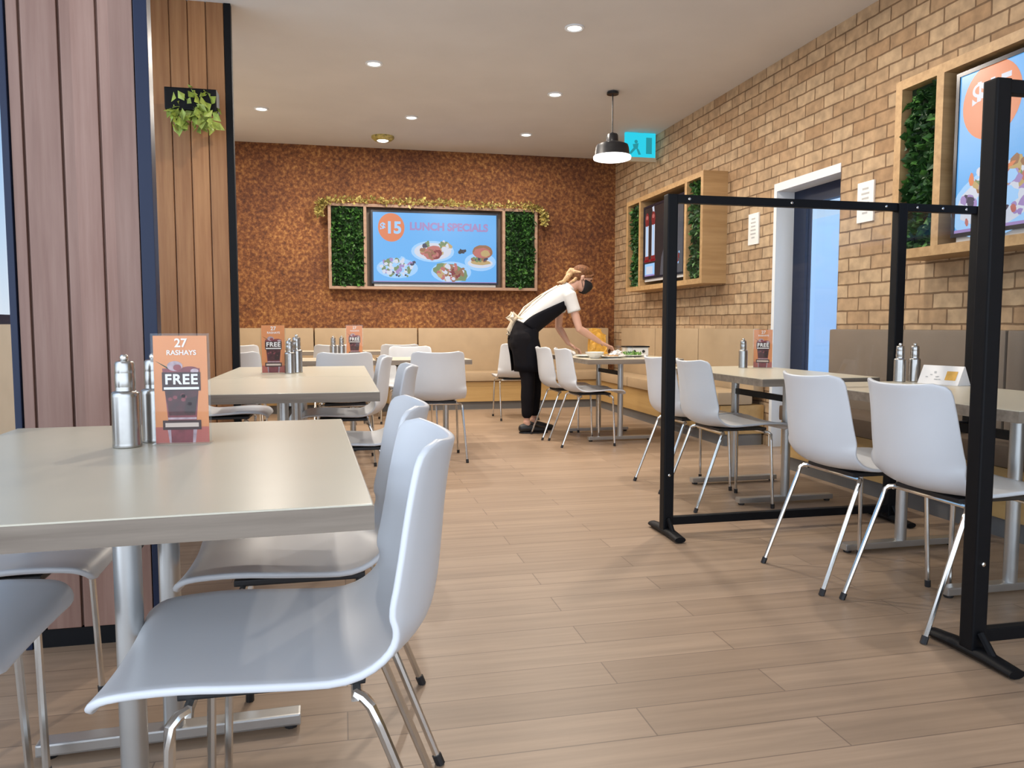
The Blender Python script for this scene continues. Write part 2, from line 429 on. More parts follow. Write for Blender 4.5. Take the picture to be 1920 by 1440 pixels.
# ------------------------------------------------------------------ benches
def bench(name, label, L, vinyl, seatv, loc, rz, npan, end=True, gap=.012, kick='kick', plinth='plinth', zt=1.0, depth=.44):
    """local: runs along +x from 0..L, back at y=0, seat towards -y"""
    t = thing(name, label, 'bench', loc, rz)
    w = L / npan
    for i in range(npan):
        bm = bmesh.new(); box(bm, i * w + gap / 2, (i + 1) * w - gap / 2, -.11, -.01, .44, zt, bev=.018); obj('back_panel', bm, vinyl, t, True)
        bm = bmesh.new(); box(bm, i * w + gap / 2, (i + 1) * w - gap / 2, -depth, -.115, .35, .46, bev=.022); obj('seat_cushion', bm, seatv, t, True)
    bm = bmesh.new(); box(bm, 0, L, -depth + .03, -.01, .10, .345); obj('base', bm, plinth, t)
    bm = bmesh.new(); box(bm, .01, L - .01, -depth + .06, -.02, 0, .098); obj('kickboard', bm, kick, t)
    return t
bench('bench_seat', 'long tan padded bench along the rust-coloured back wall', 5.02, 'tan', 'tan', (-1.58, YB, 0), 0, 4, depth=.50)
bench('bench_seat', 'tan padded bench under the far screen on the brick wall', 3.24, 'tan', 'tan', (XR, 9.24, 0), -PI / 2, 3, depth=.44)
bench('bench_seat', 'dark taupe padded bench behind the two nearest right-hand tables', 4.6, 'taupe', 'brown', (XR, 4.98, 0), -PI / 2, 3, depth=.50)

# ------------------------------------------------------------------ chairs
def make_chair(loc, rz, label, group):
    t = thing('dining_chair', label, 'chair', loc, rz, group)
    prof = spline([(.282, 0, .418), (.272, 0, .436), (.24, 0, .448), (.15, 0, .452), (.05, 0, .446), (-.06, 0, .441), (-.14, 0, .445), (-.195, 0, .466), (-.230, 0, .505), (-.246, 0, .56), (-.254, 0, .63), (-.261, 0, .71), (-.270, 0, .78), (-.281, 0, .832)], 44)
    for q in prof: q.z += .024 * max(0., min(1., (.832 - q.z) / .385)) - .005
    # arc length for the rounded corners
    s = [0.]
    for a, b in zip(prof, prof[1:]): s.append(s[-1] + (b - a).length)
    Lt = s[-1]; NC = 18
    s_a = min(q for q, p in zip(s, prof) if p.x < -.05); s_b = min(q for q, p in zip(s, prof) if p.z > .575)
    bm = bmesh.new(); grid = []
    for i, p in enumerate(prof):
        tg = (prof[min(i + 1, len(prof) - 1)] - prof[max(i - 1, 0)]).normalized()
        nrm = Vector((-tg.z, 0, tg.x))
        if nrm.z < 0 and p.z < .53: nrm = -nrm
        if p.z > .53 and nrm.x < 0: nrm = -nrm
        back = max(0., min(1., (p.z - .48) / .09)); back = back * back * (3 - 2 * back)
        hw = .222 * (1 - back) + (.216 - .022 * max(0, (p.z - .57) / .26)) * back
        if p.x > .1: hw -= .012 * ((p.x - .1) / .18)
        for dist, r in ((s[i], .055), (Lt - s[i], .042)):
            if dist < r: hw -= r - math.sqrt(max(0., r * r - (r - dist) ** 2))
        sb = max(0., min(1., (s[i] - s_a) / (s_b - s_a))); sb = sb * sb * (3 - 2 * sb)
        sag = .012 * (1 - sb) + .088 * sb
        row = []
        for j in range(NC + 1):
            v = -1 + 2 * j / NC
            y = hw * math.sin(v * PI / 2) if False else hw * v
            row.append(bm.verts.new(p + Vector((0, y, 0)) + nrm * (sag * abs(y / .216) ** 2.3)))
        grid.append(row)
    for a, b in zip(grid, grid[1:]):
        for j in range(NC): bm.faces.new((a[j], a[j + 1], b[j + 1], b[j]))
    sh = obj('seat_shell', bm, 'shell', t, True, 180)
    md = sh.modifiers.new('s', 'SOLIDIFY'); md.thickness = .013; md.offset = 0
    bv = sh.modifiers.new('b', 'BEVEL'); bv.width = .0045; bv.segments = 2; bv.limit_method = 'ANGLE'; bv.angle_limit = math.radians(50)
    apply_mods(sh)
    for p in sh.data.polygons: p.use_smooth = True
    sh.data.set_sharp_from_angle(angle=math.radians(55))
    # dark under-seat pan and chrome cross bars
    bm = bmesh.new(); box(bm, -.12, .17, -.15, .15, .436, .451, bev=.004); obj('under_frame', bm, 'black', t)
    for x in (-.105, .15):
        bm = bmesh.new(); tube(bm, [(x, -.175, .42), (x, -.17, .43), (x, .17, .43), (x, .175, .42)], .009, 8); obj('cross_bar', bm, 'chrome', t, True)
    for (x0, fx) in ((-.105, -.285), (.15, .185)):
        for sy in (-1, 1):
            a = Vector((x0, sy * .17, .43)); f = Vector((fx, sy * .208, .0))
            k = a + Vector((math.copysign(.022, fx), sy * .022, -.012))
            e = f + (k - f).normalized() * .014
            bm = bmesh.new(); tube(bm, [a, a.lerp(k, .55) + Vector((0, 0, .004)), k, k.lerp(f, .08), e], .0088, 8)
            lg = obj('leg', bm, 'chrome', t, True)
            bm = bmesh.new(); tube(bm, [e + (k - f).normalized() * .012, e - (k - f).normalized() * .002, f], .0112, 8); obj('foot_cap', bm, 'black', lg, True)
    return t

CH = [  # x, y, rz, label, group
 (-.09, 1.40, PI, 'nearest white chair, its curved back largest in view, pulled up to the front table', 'chairs at the front left table'),
 (-.075, 1.94, PI, 'white chair directly behind the nearest one, on the aisle side of the front table', 'chairs at the front left table'),
 (-.85, 2.07, 0, 'white chair on the window side of the front table, seat left of its steel post', 'chairs at the front left table'),
 (-.85, 1.57, 0, 'white chair at the lower left under the front table, seat cut by the left edge', 'chairs at the front left table'),
 (.08, 3.83, PI, 'white chair seen edge-on at the aisle side of the second left table', 'chairs at the middle left tables'),
 (.03, 5.0, PI, 'white chair half hidden behind the edge-on one, at the table with the second orange card', 'chairs at the middle left tables'),
 (-.75, 5.25, 0, 'white chair whose seat shows under the second left table next to the honey timber column', 'chairs at the middle left tables'),
 (.02, 5.96, PI / 2, 'white chair back showing just past the second left table, below the third orange card', 'chairs at the rear left tables'),
 (.70, 5.96, PI / 2, 'white chair seen squarely from behind in the aisle, left of the standing woman', 'chairs at the rear left tables'),
 (-.79, 6.22, PI / 2, 'white chair peeking out between the honey timber column and the second orange card', 'chairs at the rear left tables'),
 (.63, 7.12, -PI / 2, 'white chair facing the camera across the table, behind the square-on aisle chair', 'chairs at the rear left tables'),
 (.60, 8.42, PI / 2, 'farthest white chair top in the middle of the bench row, behind the camera-facing chair', 'chairs along the back bench'),
 (-.08, 8.42, PI / 2, 'white chair by the back bench showing left of the third orange card', 'chairs along the back bench'),
 (-1.02, 8.42, PI / 2, 'far white chair by the back bench at the honey timber column', 'chairs along the back bench'),
 (1.88, 8.42, PI / 2, 'white chair in front of the back bench, half hidden behind the bending woman', 'chairs along the back bench'),
 (2.08, 6.42, 0, 'white chair with chrome legs at the cluttered table, nearer of the two beside the woman', 'chairs at the cluttered table'),
 (2.03, 6.88, 0, 'white chair at the cluttered table right against the woman, farther of the pair', 'chairs at the cluttered table'),
 (2.165, 4.56, 0, 'white chair partly behind the left post of the clear divider', 'chairs at the middle right table'),
 (2.165, 4.075, 0, 'white chair just right of the left divider post, seen through the clear screen', 'chairs at the middle right table'),
 (2.05, 2.76, 0, 'white chair with long chrome legs in front of the divider, left of the right-hand pair', 'chairs at the near right table'),
 (2.10, 2.29, 0, 'white chair nearest on the right, below the salt and pepper mills', 'chairs at the near right table'),
]
proto = None
for x, y, rz, lab, grp in CH:
    if proto is None: proto = make_chair((x, y, 0), rz, lab, grp)
    else: dup(proto, (x, y, 0), rz, lab, grp)

# ------------------------------------------------------------------ tables
def make_table(x0, x1, y0, y1, label, group, along='y', d=None):
    """two-post table; posts set along its long axis"""
    cx, cy = (x0 + x1) / 2, (y0 + y1) / 2; hx, hy = (x1 - x0) / 2, (y1 - y0) / 2
    t = thing('dining_table', label, 'table', (cx, cy, 0), 0, group)
    bm = bmesh.new(); box(bm, -hx + .002, hx - .002, -hy + .002, hy - .002, .7225, .745, bev=.002); obj('tabletop', bm, 'laminate', t)
    bm = bmesh.new()
    box(bm, -hx, hx, -hy, -hy + .02, .704, .742); box(bm, -hx, hx, hy - .02, hy, .704, .742)
    box(bm, -hx, -hx + .02, -hy + .02, hy - .02, .704, .742); box(bm, hx - .02, hx, -hy + .02, hy - .02, .704, .742)
    box(bm, -hx + .02, hx - .02, -hy + .02, hy - .02, .704, .722)
    obj('edge_band', bm, 'edge', t)
    d = d or (.30 if hy > .45 else .2)
    for s in (-1, 1):
        p = (0, s * d) if along == 'y' else (s * d, 0)
        bm = bmesh.new(); box(bm, p[0] - (.24 if along == 'y' else .04), p[0] + (.24 if along == 'y' else .04), p[1] - (.04 if along == 'y' else .24), p[1] + (.04 if along == 'y' else .24), .69, .7035); obj('top_plate', bm, 'black_metal', t)
        bm = bmesh.new(); tube(bm, [(p[0], p[1], .035), (p[0], p[1], .69)], .025, 16); obj('post', bm, 'silver', t, True)
        bm = bmesh.new()
        if along == 'y': box(bm, p[0] - .30, p[0] + .30, p[1] - .025, p[1] + .025, .012, .042, bev=.005)
        else: box(bm, p[0] - .025, p[0] + .025, p[1] - .30, p[1] + .30, .012, .042, bev=.005)
        ft = obj('foot_bar', bm, 'silver', t)
        for q in (-1, 1):
            c = (p[0] + q * .275, p[1]) if along == 'y' else (p[0], p[1] + q * .275)
            bm = bmesh.new(); lathe(bm, [(.016, 0), (.018, .004), (.018, .012)], (c[0], c[1], 0), 10); obj('glide', bm, 'black', ft)
    bm = bmesh.new()
    if along == 'y': box(bm, -.012, .012, -d + .02, d - .02, .585, .62)
    else: box(bm, -d + .02, d - .02, -.012, .012, .585, .62)
    obj('rail', bm, 'black_metal', t)
    return t
G1 = 'left hand dining tables'; G2 = 'right hand dining tables'
t1 = make_table(-.838, .022, 1.185, 2.335, 'cream-topped table in the left foreground carrying the large orange card', G1, d=.215); t1.rotation_euler.z = math.radians(2.4)
make_table(-.68, .155, 3.30, 4.335, 'cream table second from the camera on the left, its grey edge facing the front', G1, d=.22)
make_table(-.68, .155, 4.345, 5.50, 'cream table pushed against the back of the second left table, holding the second orange card', G1)
make_table(-.50, .27, 6.36, 7.02, 'small cream table under the third orange card', G1, 'x')
make_table(.30, 1.06, 6.36, 7.02, 'cream table whose right corner sticks out past the square-on aisle chair', G1, 'x')
make_table(-.66, -.02, 8.72, 9.26, 'small cream table at the back bench behind the third orange card', G1, 'x')
make_table(.0, .72, 8.72, 9.26, 'cream table at the back bench hidden behind the camera-facing chair', G1, 'x')
make_table(2.0, 2.85, 6.13, 7.50, 'cluttered table the woman is wiping, littered with plates and napkins', G2)
make_table(2.15, 2.85, 3.66, 4.92, 'cream table behind the clear divider with a tilted orange card', G2)
make_table(2.15, 2.85, 2.09, 3.38, 'cream table before the divider on the right, with mills and white tent card', G2)

# ------------------------------------------------------------------ mills
def make_mill(loc, label, group, h=.235):
    t = thing('pepper_mill', label, 'mill', loc, 0, group)
    k = h / .235
    bm = bmesh.new(); lathe(bm, [(.030, 0), (.034, .001), (.0345, .004), (.034, .008), (.0335, .012), (.0335, .128), (.0330, .136), (.0300, .1405), (.0240, .143), (.0235, .152)], n=28); obj('body', bm, 'steel', t, True)
    bm = bmesh.new(); lathe(bm, [(.0238, .152), (.0238, .154), (.0243, .156), (.0240, .185), (.0232, .187), (.0238, .189), (.0232, .212), (.020, .217), (.012, .219)], n=28); obj('head', bm, 'steel', t, True)
    bm = bmesh.new(); lathe(bm, [(.008, .219), (.010, .222), (.0105, .228), (.008, .233), (.004, .235)], n=16); obj('knob', bm, 'chrome', t, True)
    t.scale = (k, k, k)
    return t
mill = make_mill((-.483, 1.905, .745), 'steel pepper mill on the front table, in front of its twin beside the orange card', 'steel mills', .212)
def mill_at(x, y, lab, s=.88):
    m_ = dup(mill, (x, y, .745), random.random(), lab, 'steel mills'); m_.scale = (s, s, s)
mill_at(-.438, 1.98, 'steel mill on the front table tucked between its twin and the orange card', .9)
mill_at(-.298, 4.70, 'steel mill right of the second orange card')
mill_at(-.262, 4.77, 'steel mill just behind the one right of the second orange card', .97)
mill_at(-.069, 6.60, 'left-hand steel mill beside the third orange card', .84)
mill_at(-.001, 6.62, 'steel mill touching the left side of the third orange card', .84)
mill_at(2.60, 4.68, 'steel mill left of the tilted orange card beyond the divider', .84)
mill_at(2.707, 3.335, 'left steel mill on the near right table, in front of the slim divider post', .82)
mill_at(2.793, 3.337, 'right steel mill on the near right table, beside the white tent card', .82)

# ------------------------------------------------------------------ menu cards
def make_card(loc, rz, label, group):
    """upright card in a clear sleeve; face towards local -y; width .143, height .285"""
    t = thing('menu_card', label, 'menu card', loc, rz, group)
    W, H_ = .0715, .287
    bm = bmesh.new(); box(bm, -W + .006, W - .006, -.0012, .0012, .004, H_ - .006)
    obj('card', bm, 'orange', t)
    mats = ['cardwhite', 'cola', 'plum', 'ice', 'darkprint', 'paleprint', 'pink', 'leaf']
    for side in (-1, 1):
        bm = bmesh.new()
        def pl(d): return lambda x, z: Vector((x * -side, side * (.0014 + d * .00025), z))
        def poly(pts, mi, d):
            f = pl(d); fc = bm.faces.new([bm.verts.new(f(*p)) for p in pts]); fc.material_index = mi
        def rect(x0, x1, z0, z1, mi, d): poly([(x0, z0), (x1, z0), (x1, z1), (x0, z1)], mi, d)
        def ell(cx, cz, rx, rz_, mi, d, n=18): poly([(cx + rx * math.cos(2 * PI * i / n), cz + rz_ * math.sin(2 * PI * i / n)) for i in range(n)], mi, d)
        rect(-W + .006, W - .006, .004, .045, 6, 0)
        # straw, glass, ice and cola
        poly([(-.062, .217), (-.058, .214), (-.026, .192), (-.028, .198)], 7, 1)
        poly([(-.032, .004), (.032, .004), (.037, .045), (-.037, .045)], 3, 1)
        poly([(-.027, .004), (.025, .004), (.027, .040), (-.028, .040)], 2, 2)
        poly([(-.034, .062), (.036, .062), (.047, .197), (-.045, .197)], 2, 1)
        poly([(-.031, .075), (.033, .075), (.044, .155), (-.042, .155)], 1, 2)
        poly([(.006, .08), (.033, .08), (.04, .125), (.012, .118)], 4, 3)
        for q in range(9): ell(random.uniform(-.03, .03), random.uniform(.10, .14), .006, .005, random.choice([2, 2, 4, 3]), 3, 7)
        ell(-.014, .203, .019, .013, 3, 3); ell(-.008, .199, .010, .008, 2, 4); ell(.022, .193, .022, .009, 2, 3); ell(.034, .190, .010, .006, 3, 4)
        rect(-.046, .048, .139, .187, 4, 4)
        text_into(bm, '27', .031, 0, lambda x, y, f=pl(6): f(x + .002, y + .2615), .0006)
        text_into(bm, 'RASHAYS', .0175, 0, lambda x, y, f=pl(6): f(x + .003, y + .237), .0003)
        text_into(bm, 'FREE', .036, 0, lambda x, y, f=pl(6): f(x + .001, y + .1675), .0011, 1.12)
        rect(-.042, .044, .1425, .1485, 0, 6)
        rect(-.034, .036, .0645, .070, 3, 5)
        rect(-.047, .047, .038, .0625, 4, 6); rect(-.041, .041, .045, .056, 5, 7)
        obj('printed_face', bm, mats, t)
    bm = bmesh.new()
    box(bm, -W, W, -.0042, -.0022, 0, H_); box(bm, -W, W, .0022, .0042, 0, H_)
    obj('clear_sleeve', bm, 'acrylic', t)
    bm = bmesh.new(); box(bm, -W, W, -.024, .024, -.0005, .0035, bev=.001); obj('base', bm, 'acrylic', t)
    return t
card = make_card((-.366, 1.918, .7456), math.radians(-3), 'large orange card on the foreground table reading 27 and FREE', 'orange table cards')
card.scale = (.9, .9, .9)
c2_ = dup(card, (-.392, 4.735, .7456), math.radians(-2), 'orange card standing on the second row of left tables beside a steel mill', 'orange table cards')
c3_ = dup(card, (.105, 6.62, .7456), 0, 'small distant orange card in front of the back bench', 'orange table cards')
c2_.scale = c3_.scale = (1, 1, 1)
rc = dup(card, (2.72, 4.64, .7456), math.radians(-38), 'orange card on the table beyond the clear divider, left of the doorway', 'orange table cards'); rc.scale = (.9, .9, .9)

# white tent card
tc_ = thing('tent_card', 'white folded tent card with an orange square on the near right table', 'sign', (2.795, 3.145, .7455), math.radians(-78))
bm = bmesh.new()
tri = [(-.045, 0), (.045, 0), (.003, .088), (-.003, .088)]
v0 = [bm.verts.new((-.105, p[0], p[1])) for p in tri]; v1 = [bm.verts.new((.105, p[0], p[1])) for p in tri]
for i in range(4): bm.faces.new((v0[i], v0[(i + 1) % 4], v1[(i + 1) % 4], v1[i]))
bm.faces.new(v0[::-1]); bm.faces.new(v1)
obj('card', bm, 'cardwhite', tc_)
bm = bmesh.new()
def tent_pt(x, s):   # s 0..1 up the camera-side slope
    return Vector((x, -.0458 + .042 * s, .088 * s + .0006))
def tent_rect(x0, x1, s0, s1, mi): bm.faces.new([bm.verts.new(tent_pt(*q)) for q in ((x0, s0), (x1, s0), (x1, s1), (x0, s1))]).material_index = mi
tent_rect(.03, .085, .25, .72, 0)
for i in range(9):
    x = random.uniform(-.08, .0); s = random.uniform(.2, .75); tent_rect(x, x + .012, s, s + .05, 1)
obj('print', bm, ['yellow', 'grey_print'], tc_)

# ------------------------------------------------------------------ clear dividers
def make_divider(name, label, posts, y, h, bars, loc, foot_posts):
    t = thing(name, label, 'divider', loc)
    r = .026
    for i, (x, z0) in enumerate(posts):
        bm = bmesh.new(); box(bm, x - r, x + r, -r, r, z0, h, bev=.006); po = obj('post', bm, 'black_metal', t)
        if i in foot_posts:
            bm = bmesh.new()
            tube(bm, [(x, -.165, .016), (x, -.06, .022), (x, .06, .022), (x, .165, .016)], [(.028, .014), (.028, .02), (.028, .02), (.028, .014)], 10)
            tube(bm, [(x, -.08, .03), (x, -.03, .085)], .012, 8)
            obj('foot', bm, 'black_metal', t, True)
            bm = bmesh.new(); lathe(bm, [(.007, 0), (.007, .006), (.003, .008)], (0, 0, 0), 10)
            for v in bm.verts: v.co = Vector((x + v.co.x, -r - v.co.z + .0015, .30 + v.co.y))
            obj('bolt', bm, 'chrome', po)
    for i, (a, b, zs) in enumerate(bars):
        for z in zs:
            bm = bmesh.new(); box(bm, a, b, -.017, .017, z - .02, z + .02, bev=.004); br_ = obj('bar', bm, 'black_metal', t)
            if z > 1.2:
                for bx in (a + .06, (a + b) / 2, b - .07):
                    bm = bmesh.new(); lathe(bm, [(.007, 0), (.007, .005), (.003, .007)], (0, 0, 0), 10)
                    for v in bm.verts: v.co = Vector((bx + v.co.x, -.017 - v.co.z + .0015, z + v.co.y))
                    obj('bolt', bm, 'chrome', br_)
        bm = bmesh.new(); box(bm, a + .003, b - .003, -.003, .003, min(zs) + .02, max(zs) - .02); obj('clear_panel', bm, 'acrylic', t)
    return t
make_divider('clear_divider', 'black framed clear divider with a foot on the aisle floor, between the right-hand tables', [(0, .03), (1.255, .03), (1.73, .475)], 0, 1.645,
             [(.026, 1.229, (.07, 1.625)), (1.281, 1.704, (.497, 1.625))], (1.542, 3.485, 0), (0, 1))
make_divider('clear_divider', 'nearest clear divider on the right, its tall black post cutting through the big food screen', [(0, .03), (1.12, .03)], 0, 1.74,
             [(.026, 1.094, (.07, 1.72))], (1.89, 1.965, 0), (0, 1))

# ------------------------------------------------------------------ leaf helpers
def leaves(bm, n, place, size, mi=0, droop=0.):
    for _ in range(n):
        p, nrm = place(); nrm = Vector(nrm)
        d = Vector((random.uniform(-1, 1), random.uniform(-1, 1), random.uniform(-1, 1) - droop)) + nrm * random.uniform(.2, 1.1)
        d.normalize(); sd = d.cross(Vector((random.uniform(-1, 1), random.uniform(-1, 1), random.uniform(-1, 1)))).normalized()
        L = size * random.uniform(.7, 1.35); w = L * .34; up = d.cross(sd) * (L * .12)
        a = Vector(p); b1 = a + d * L * .5 + sd * w + up; b2 = a + d * L * .5 - sd * w + up; c = a + d * L; mdl = a + d * L * .5
        va, vb, vc, vd, vm = (bm.verts.new(q) for q in (a, b1, c, b2, mdl))
        for f in (bm.faces.new((va, vm, vb)), bm.faces.new((vb, vm, vc)), bm.faces.new((va, vd, vm)), bm.faces.new((vd, vc, vm))): f.material_index = mi

# ------------------------------------------------------------------ screens in planted frames
def art_tools(bm, W, Hh, yf):
    """u 0..1 left to right, w 0..1 bottom to top, on plane local y = yf (face to -y)"""
    def P(u, w, d): return Vector(((u - .5) * W, yf - .0004 * d, (w - .5) * Hh))
    def poly(pts, mi, d): bm.faces.new([bm.verts.new(P(u, w, d)) for u, w in pts]).material_index = mi
    def rect(u0, u1, w0, w1, mi, d): poly([(u0, w0), (u1, w0), (u1, w1), (u0, w1)], mi, d)
    asp = W / Hh
    def ell(u, w, ru, rw, mi, d, n=22, rot=0., jag=0.):
        pts = []
        for i in range(n):
            a = 2 * PI * i / n; k = 1 + random.uniform(-jag, jag)
            x, y = ru * k * math.cos(a) * asp, rw * k * math.sin(a)
            pts.append((u + (x * math.cos(rot) - y * math.sin(rot)) / asp, w + x * math.sin(rot) + y * math.cos(rot)))
        poly(pts, mi, d)
    def txt(s, u, w, size, mi, d, bold=0.):
        text_into(bm, s, size * Hh, mi, lambda x, y: P(u, w, d) + Vector((x, 0, y)), bold)
    def blobs(u, w, ru, rw, mis, n, d, s0, s1):
        for k in range(n):
            a = random.uniform(0, 2 * PI); r = math.sqrt(random.random())
            ell(u + ru * r * math.cos(a), w + rw * r * math.sin(a), random.uniform(s0, s1) * .62, random.uniform(s0, s1), random.choice(mis), d + k * .02, 8, random.uniform(0, 3), .25)
    return rect, ell, txt, blobs, poly

SCR = ['scr', 'scr_pale', 'scr_orange', 'scr_rose', 'scr_red', 'scr_white', 'scr_mauve', 'scr_green', 'scr_yellow', 'scr_brown', 'scr_dark', 'scr_black', 'scr_grey']
BL, PA, OR, RO, RE, WH, MA, GR, YE, BR, DK, BK, GY = range(13)

def lunch_art(W, Hh, yf, parent):
    bm = bmesh.new(); rect, ell, txt, blobs, poly = art_tools(bm, W, Hh, yf)
    rect(0, 1, 0, 1, BL, 0); rect(0, 1, 0, .10, PA, 1) if False else None
    ell(.145, .785, .105, .205, OR, 2, 32)
    txt('15', .162, .775, .235, PA, 4, .007); txt('$', .078, .79, .15, PA, 4, .004)
    txt('LUNCH SPECIALS', .61, .805, .150, MA, 3, .006)
    # roast meat plate with salad
    ell(.475, .45, .175, .155, PA, 3); ell(.475, .45, .15, .125, WH, 4)
    blobs(.56, .50, .055, .08, [GR, YE, WH], 26, 5, .02, .045); blobs(.41, .47, .05, .05, [RO, BR, YE], 14, 6, .02, .04)
    ell(.475, .43, .075, .105, RO, 7, 20, .3, .1); ell(.50, .41, .05, .07, RE, 8, 16, .2, .15); blobs(.47, .44, .06, .08, [RO, RE, BR], 18, 9, .015, .035)
    blobs(.425, .555, .03, .03, [DK, GR], 6, 9, .02, .035)
    # burger
    ell(.865, .31, .13, .135, PA, 3); ell(.865, .29, .105, .07, WH, 4)
    ell(.87, .30, .085, .035, YE, 5, 18, 0, .08); blobs(.86, .345, .08, .025, [GR, BR, DK], 16, 6, .018, .03)
    ell(.885, .46, .085, .10, BR, 7, 20, 0, .04); ell(.88, .445, .07, .075, RO, 8, 18, 0, .1); ell(.905, .435, .04, .05, YE, 9, 14, 0, .1)
    blobs(.72, .46, .03, .025, [DK, BK], 7, 6, .016, .03)
    # salad bowl
    ell(.19, .20, .165, .145, PA, 3); blobs(.18, .22, .12, .12, [WH, GR, MA, WH, PA], 60, 5, .02, .045); blobs(.30, .28, .035, .03, [DK, MA], 8, 7, .015, .03); blobs(.22, .13, .1, .05, [GR, DK, WH], 12, 8, .012, .022)
    # pasta plate
    ell(.625, .155, .165, .155, PA, 3); ell(.625, .15, .145, .125, GR, 4, 20, -.2, .1); blobs(.62, .15, .10, .11, [YE, BR, WH, RO], 52, 5, .02, .045); blobs(.66, .13, .05, .06, [BR, RE], 14, 7, .015, .03)
    rect(0, 1, 0, .012, MA, 9)
    return obj('screen', bm, SCR, parent)

def drinks_art(W, Hh, yf, parent):
    bm = bmesh.new(); rect, ell, txt, blobs, poly = art_tools(bm, W, Hh, yf)
    rect(0, 1, 0, 1, BK, 0)
    for cx in (.07, .235):
        poly([(cx - .045, .88), (cx + .045, .88), (cx + .04, .70), (cx - .04, .70)], RE, 1)
        rect(cx - .04, cx + .04, .26, .74, WH, 2); rect(cx - .012, cx + .012, .26, .74, PA, 3)
        ell(cx, .83, .05, .10, RE, 3); ell(cx, .86, .03, .03, RO, 4)
        rect(cx - .055, cx + .055, .22, .30, RE, 4)
    poly([(.20, .99), (.25, 1.0), (.275, .82), (.25, .80)], WH, 2)
    rect(.0, .30, .215, .25, RE, 4)
    rect(.02, .28, .01, .19, PA, 2); rect(.06, .23, .04, .15, WH, 3); rect(.02, .28, .01, .03, MA, 4)
    poly([(.42, 0), (.95, 0), (.95, .9), (.75, .9), (.45, .25)], GY, 1)
    blobs(.8, .2, .10, .10, [WH, PA, RE], 14, 3, .015, .03)
    return obj('screen', bm, SCR, parent)

def big_food_art(W, Hh, yf, parent):
    bm = bmesh.new(); rect, ell, txt, blobs, poly = art_tools(bm, W, Hh, yf)
    rect(0, 1, 0, 1, BL, 0)
    ell(.13, .79, .115, .235, OR, 2, 36); txt('$15', .13, .84, .2, WH, 3, .006)
    txt('LUNCH SPECIALS', .62, .87, .13, MA, 2, .004)
    ell(.17, .17, .19, .22, PA, 3, 30, .15); ell(.18, .20, .165, .185, WH, 4, 24, .2, .05)
    blobs(.19, .30, .14, .10, [YE, BR, OR, YE, GR, WH], 60, 5, .018, .04); blobs(.18, .20, .13, .12, [WH, PA, MA, WH, RO], 50, 6, .018, .04)
    ell(.20, .18, .05, .06, PA, 7, 16, 0, .1); blobs(.06, .19, .03, .03, [DK, MA], 8, 7, .02, .03); blobs(.15, .09, .12, .05, [WH, RO, MA, DK], 24, 8, .012, .026)
    ell(.475, .60, .20, .22, PA, 3, 30); ell(.475, .60, .165, .165, WH, 4); ell(.475, .64, .10, .17, RO, 6, 22, .3, .1); blobs(.47, .66, .09, .15, [RO, RE, OR], 30, 7, .02, .05)
    blobs(.37, .63, .03, .07, [RO, BR], 10, 7, .02, .04); blobs(.55, .66, .06, .1, [GR, YE], 20, 7, .02, .04)
    ell(.85, .5, .14, .18, PA, 3); ell(.86, .58, .09, .12, BR, 5); ell(.86, .52, .10, .05, GR, 6, 16, 0, .1)
    ell(.55, .15, .18, .17, PA, 3); blobs(.55, .16, .13, .12, [YE, BR, GR, RO, WH], 60, 5, .02, .05)
    rect(0, 1, 0, .02, MA, 9)
    return obj('screen', bm, SCR, parent)

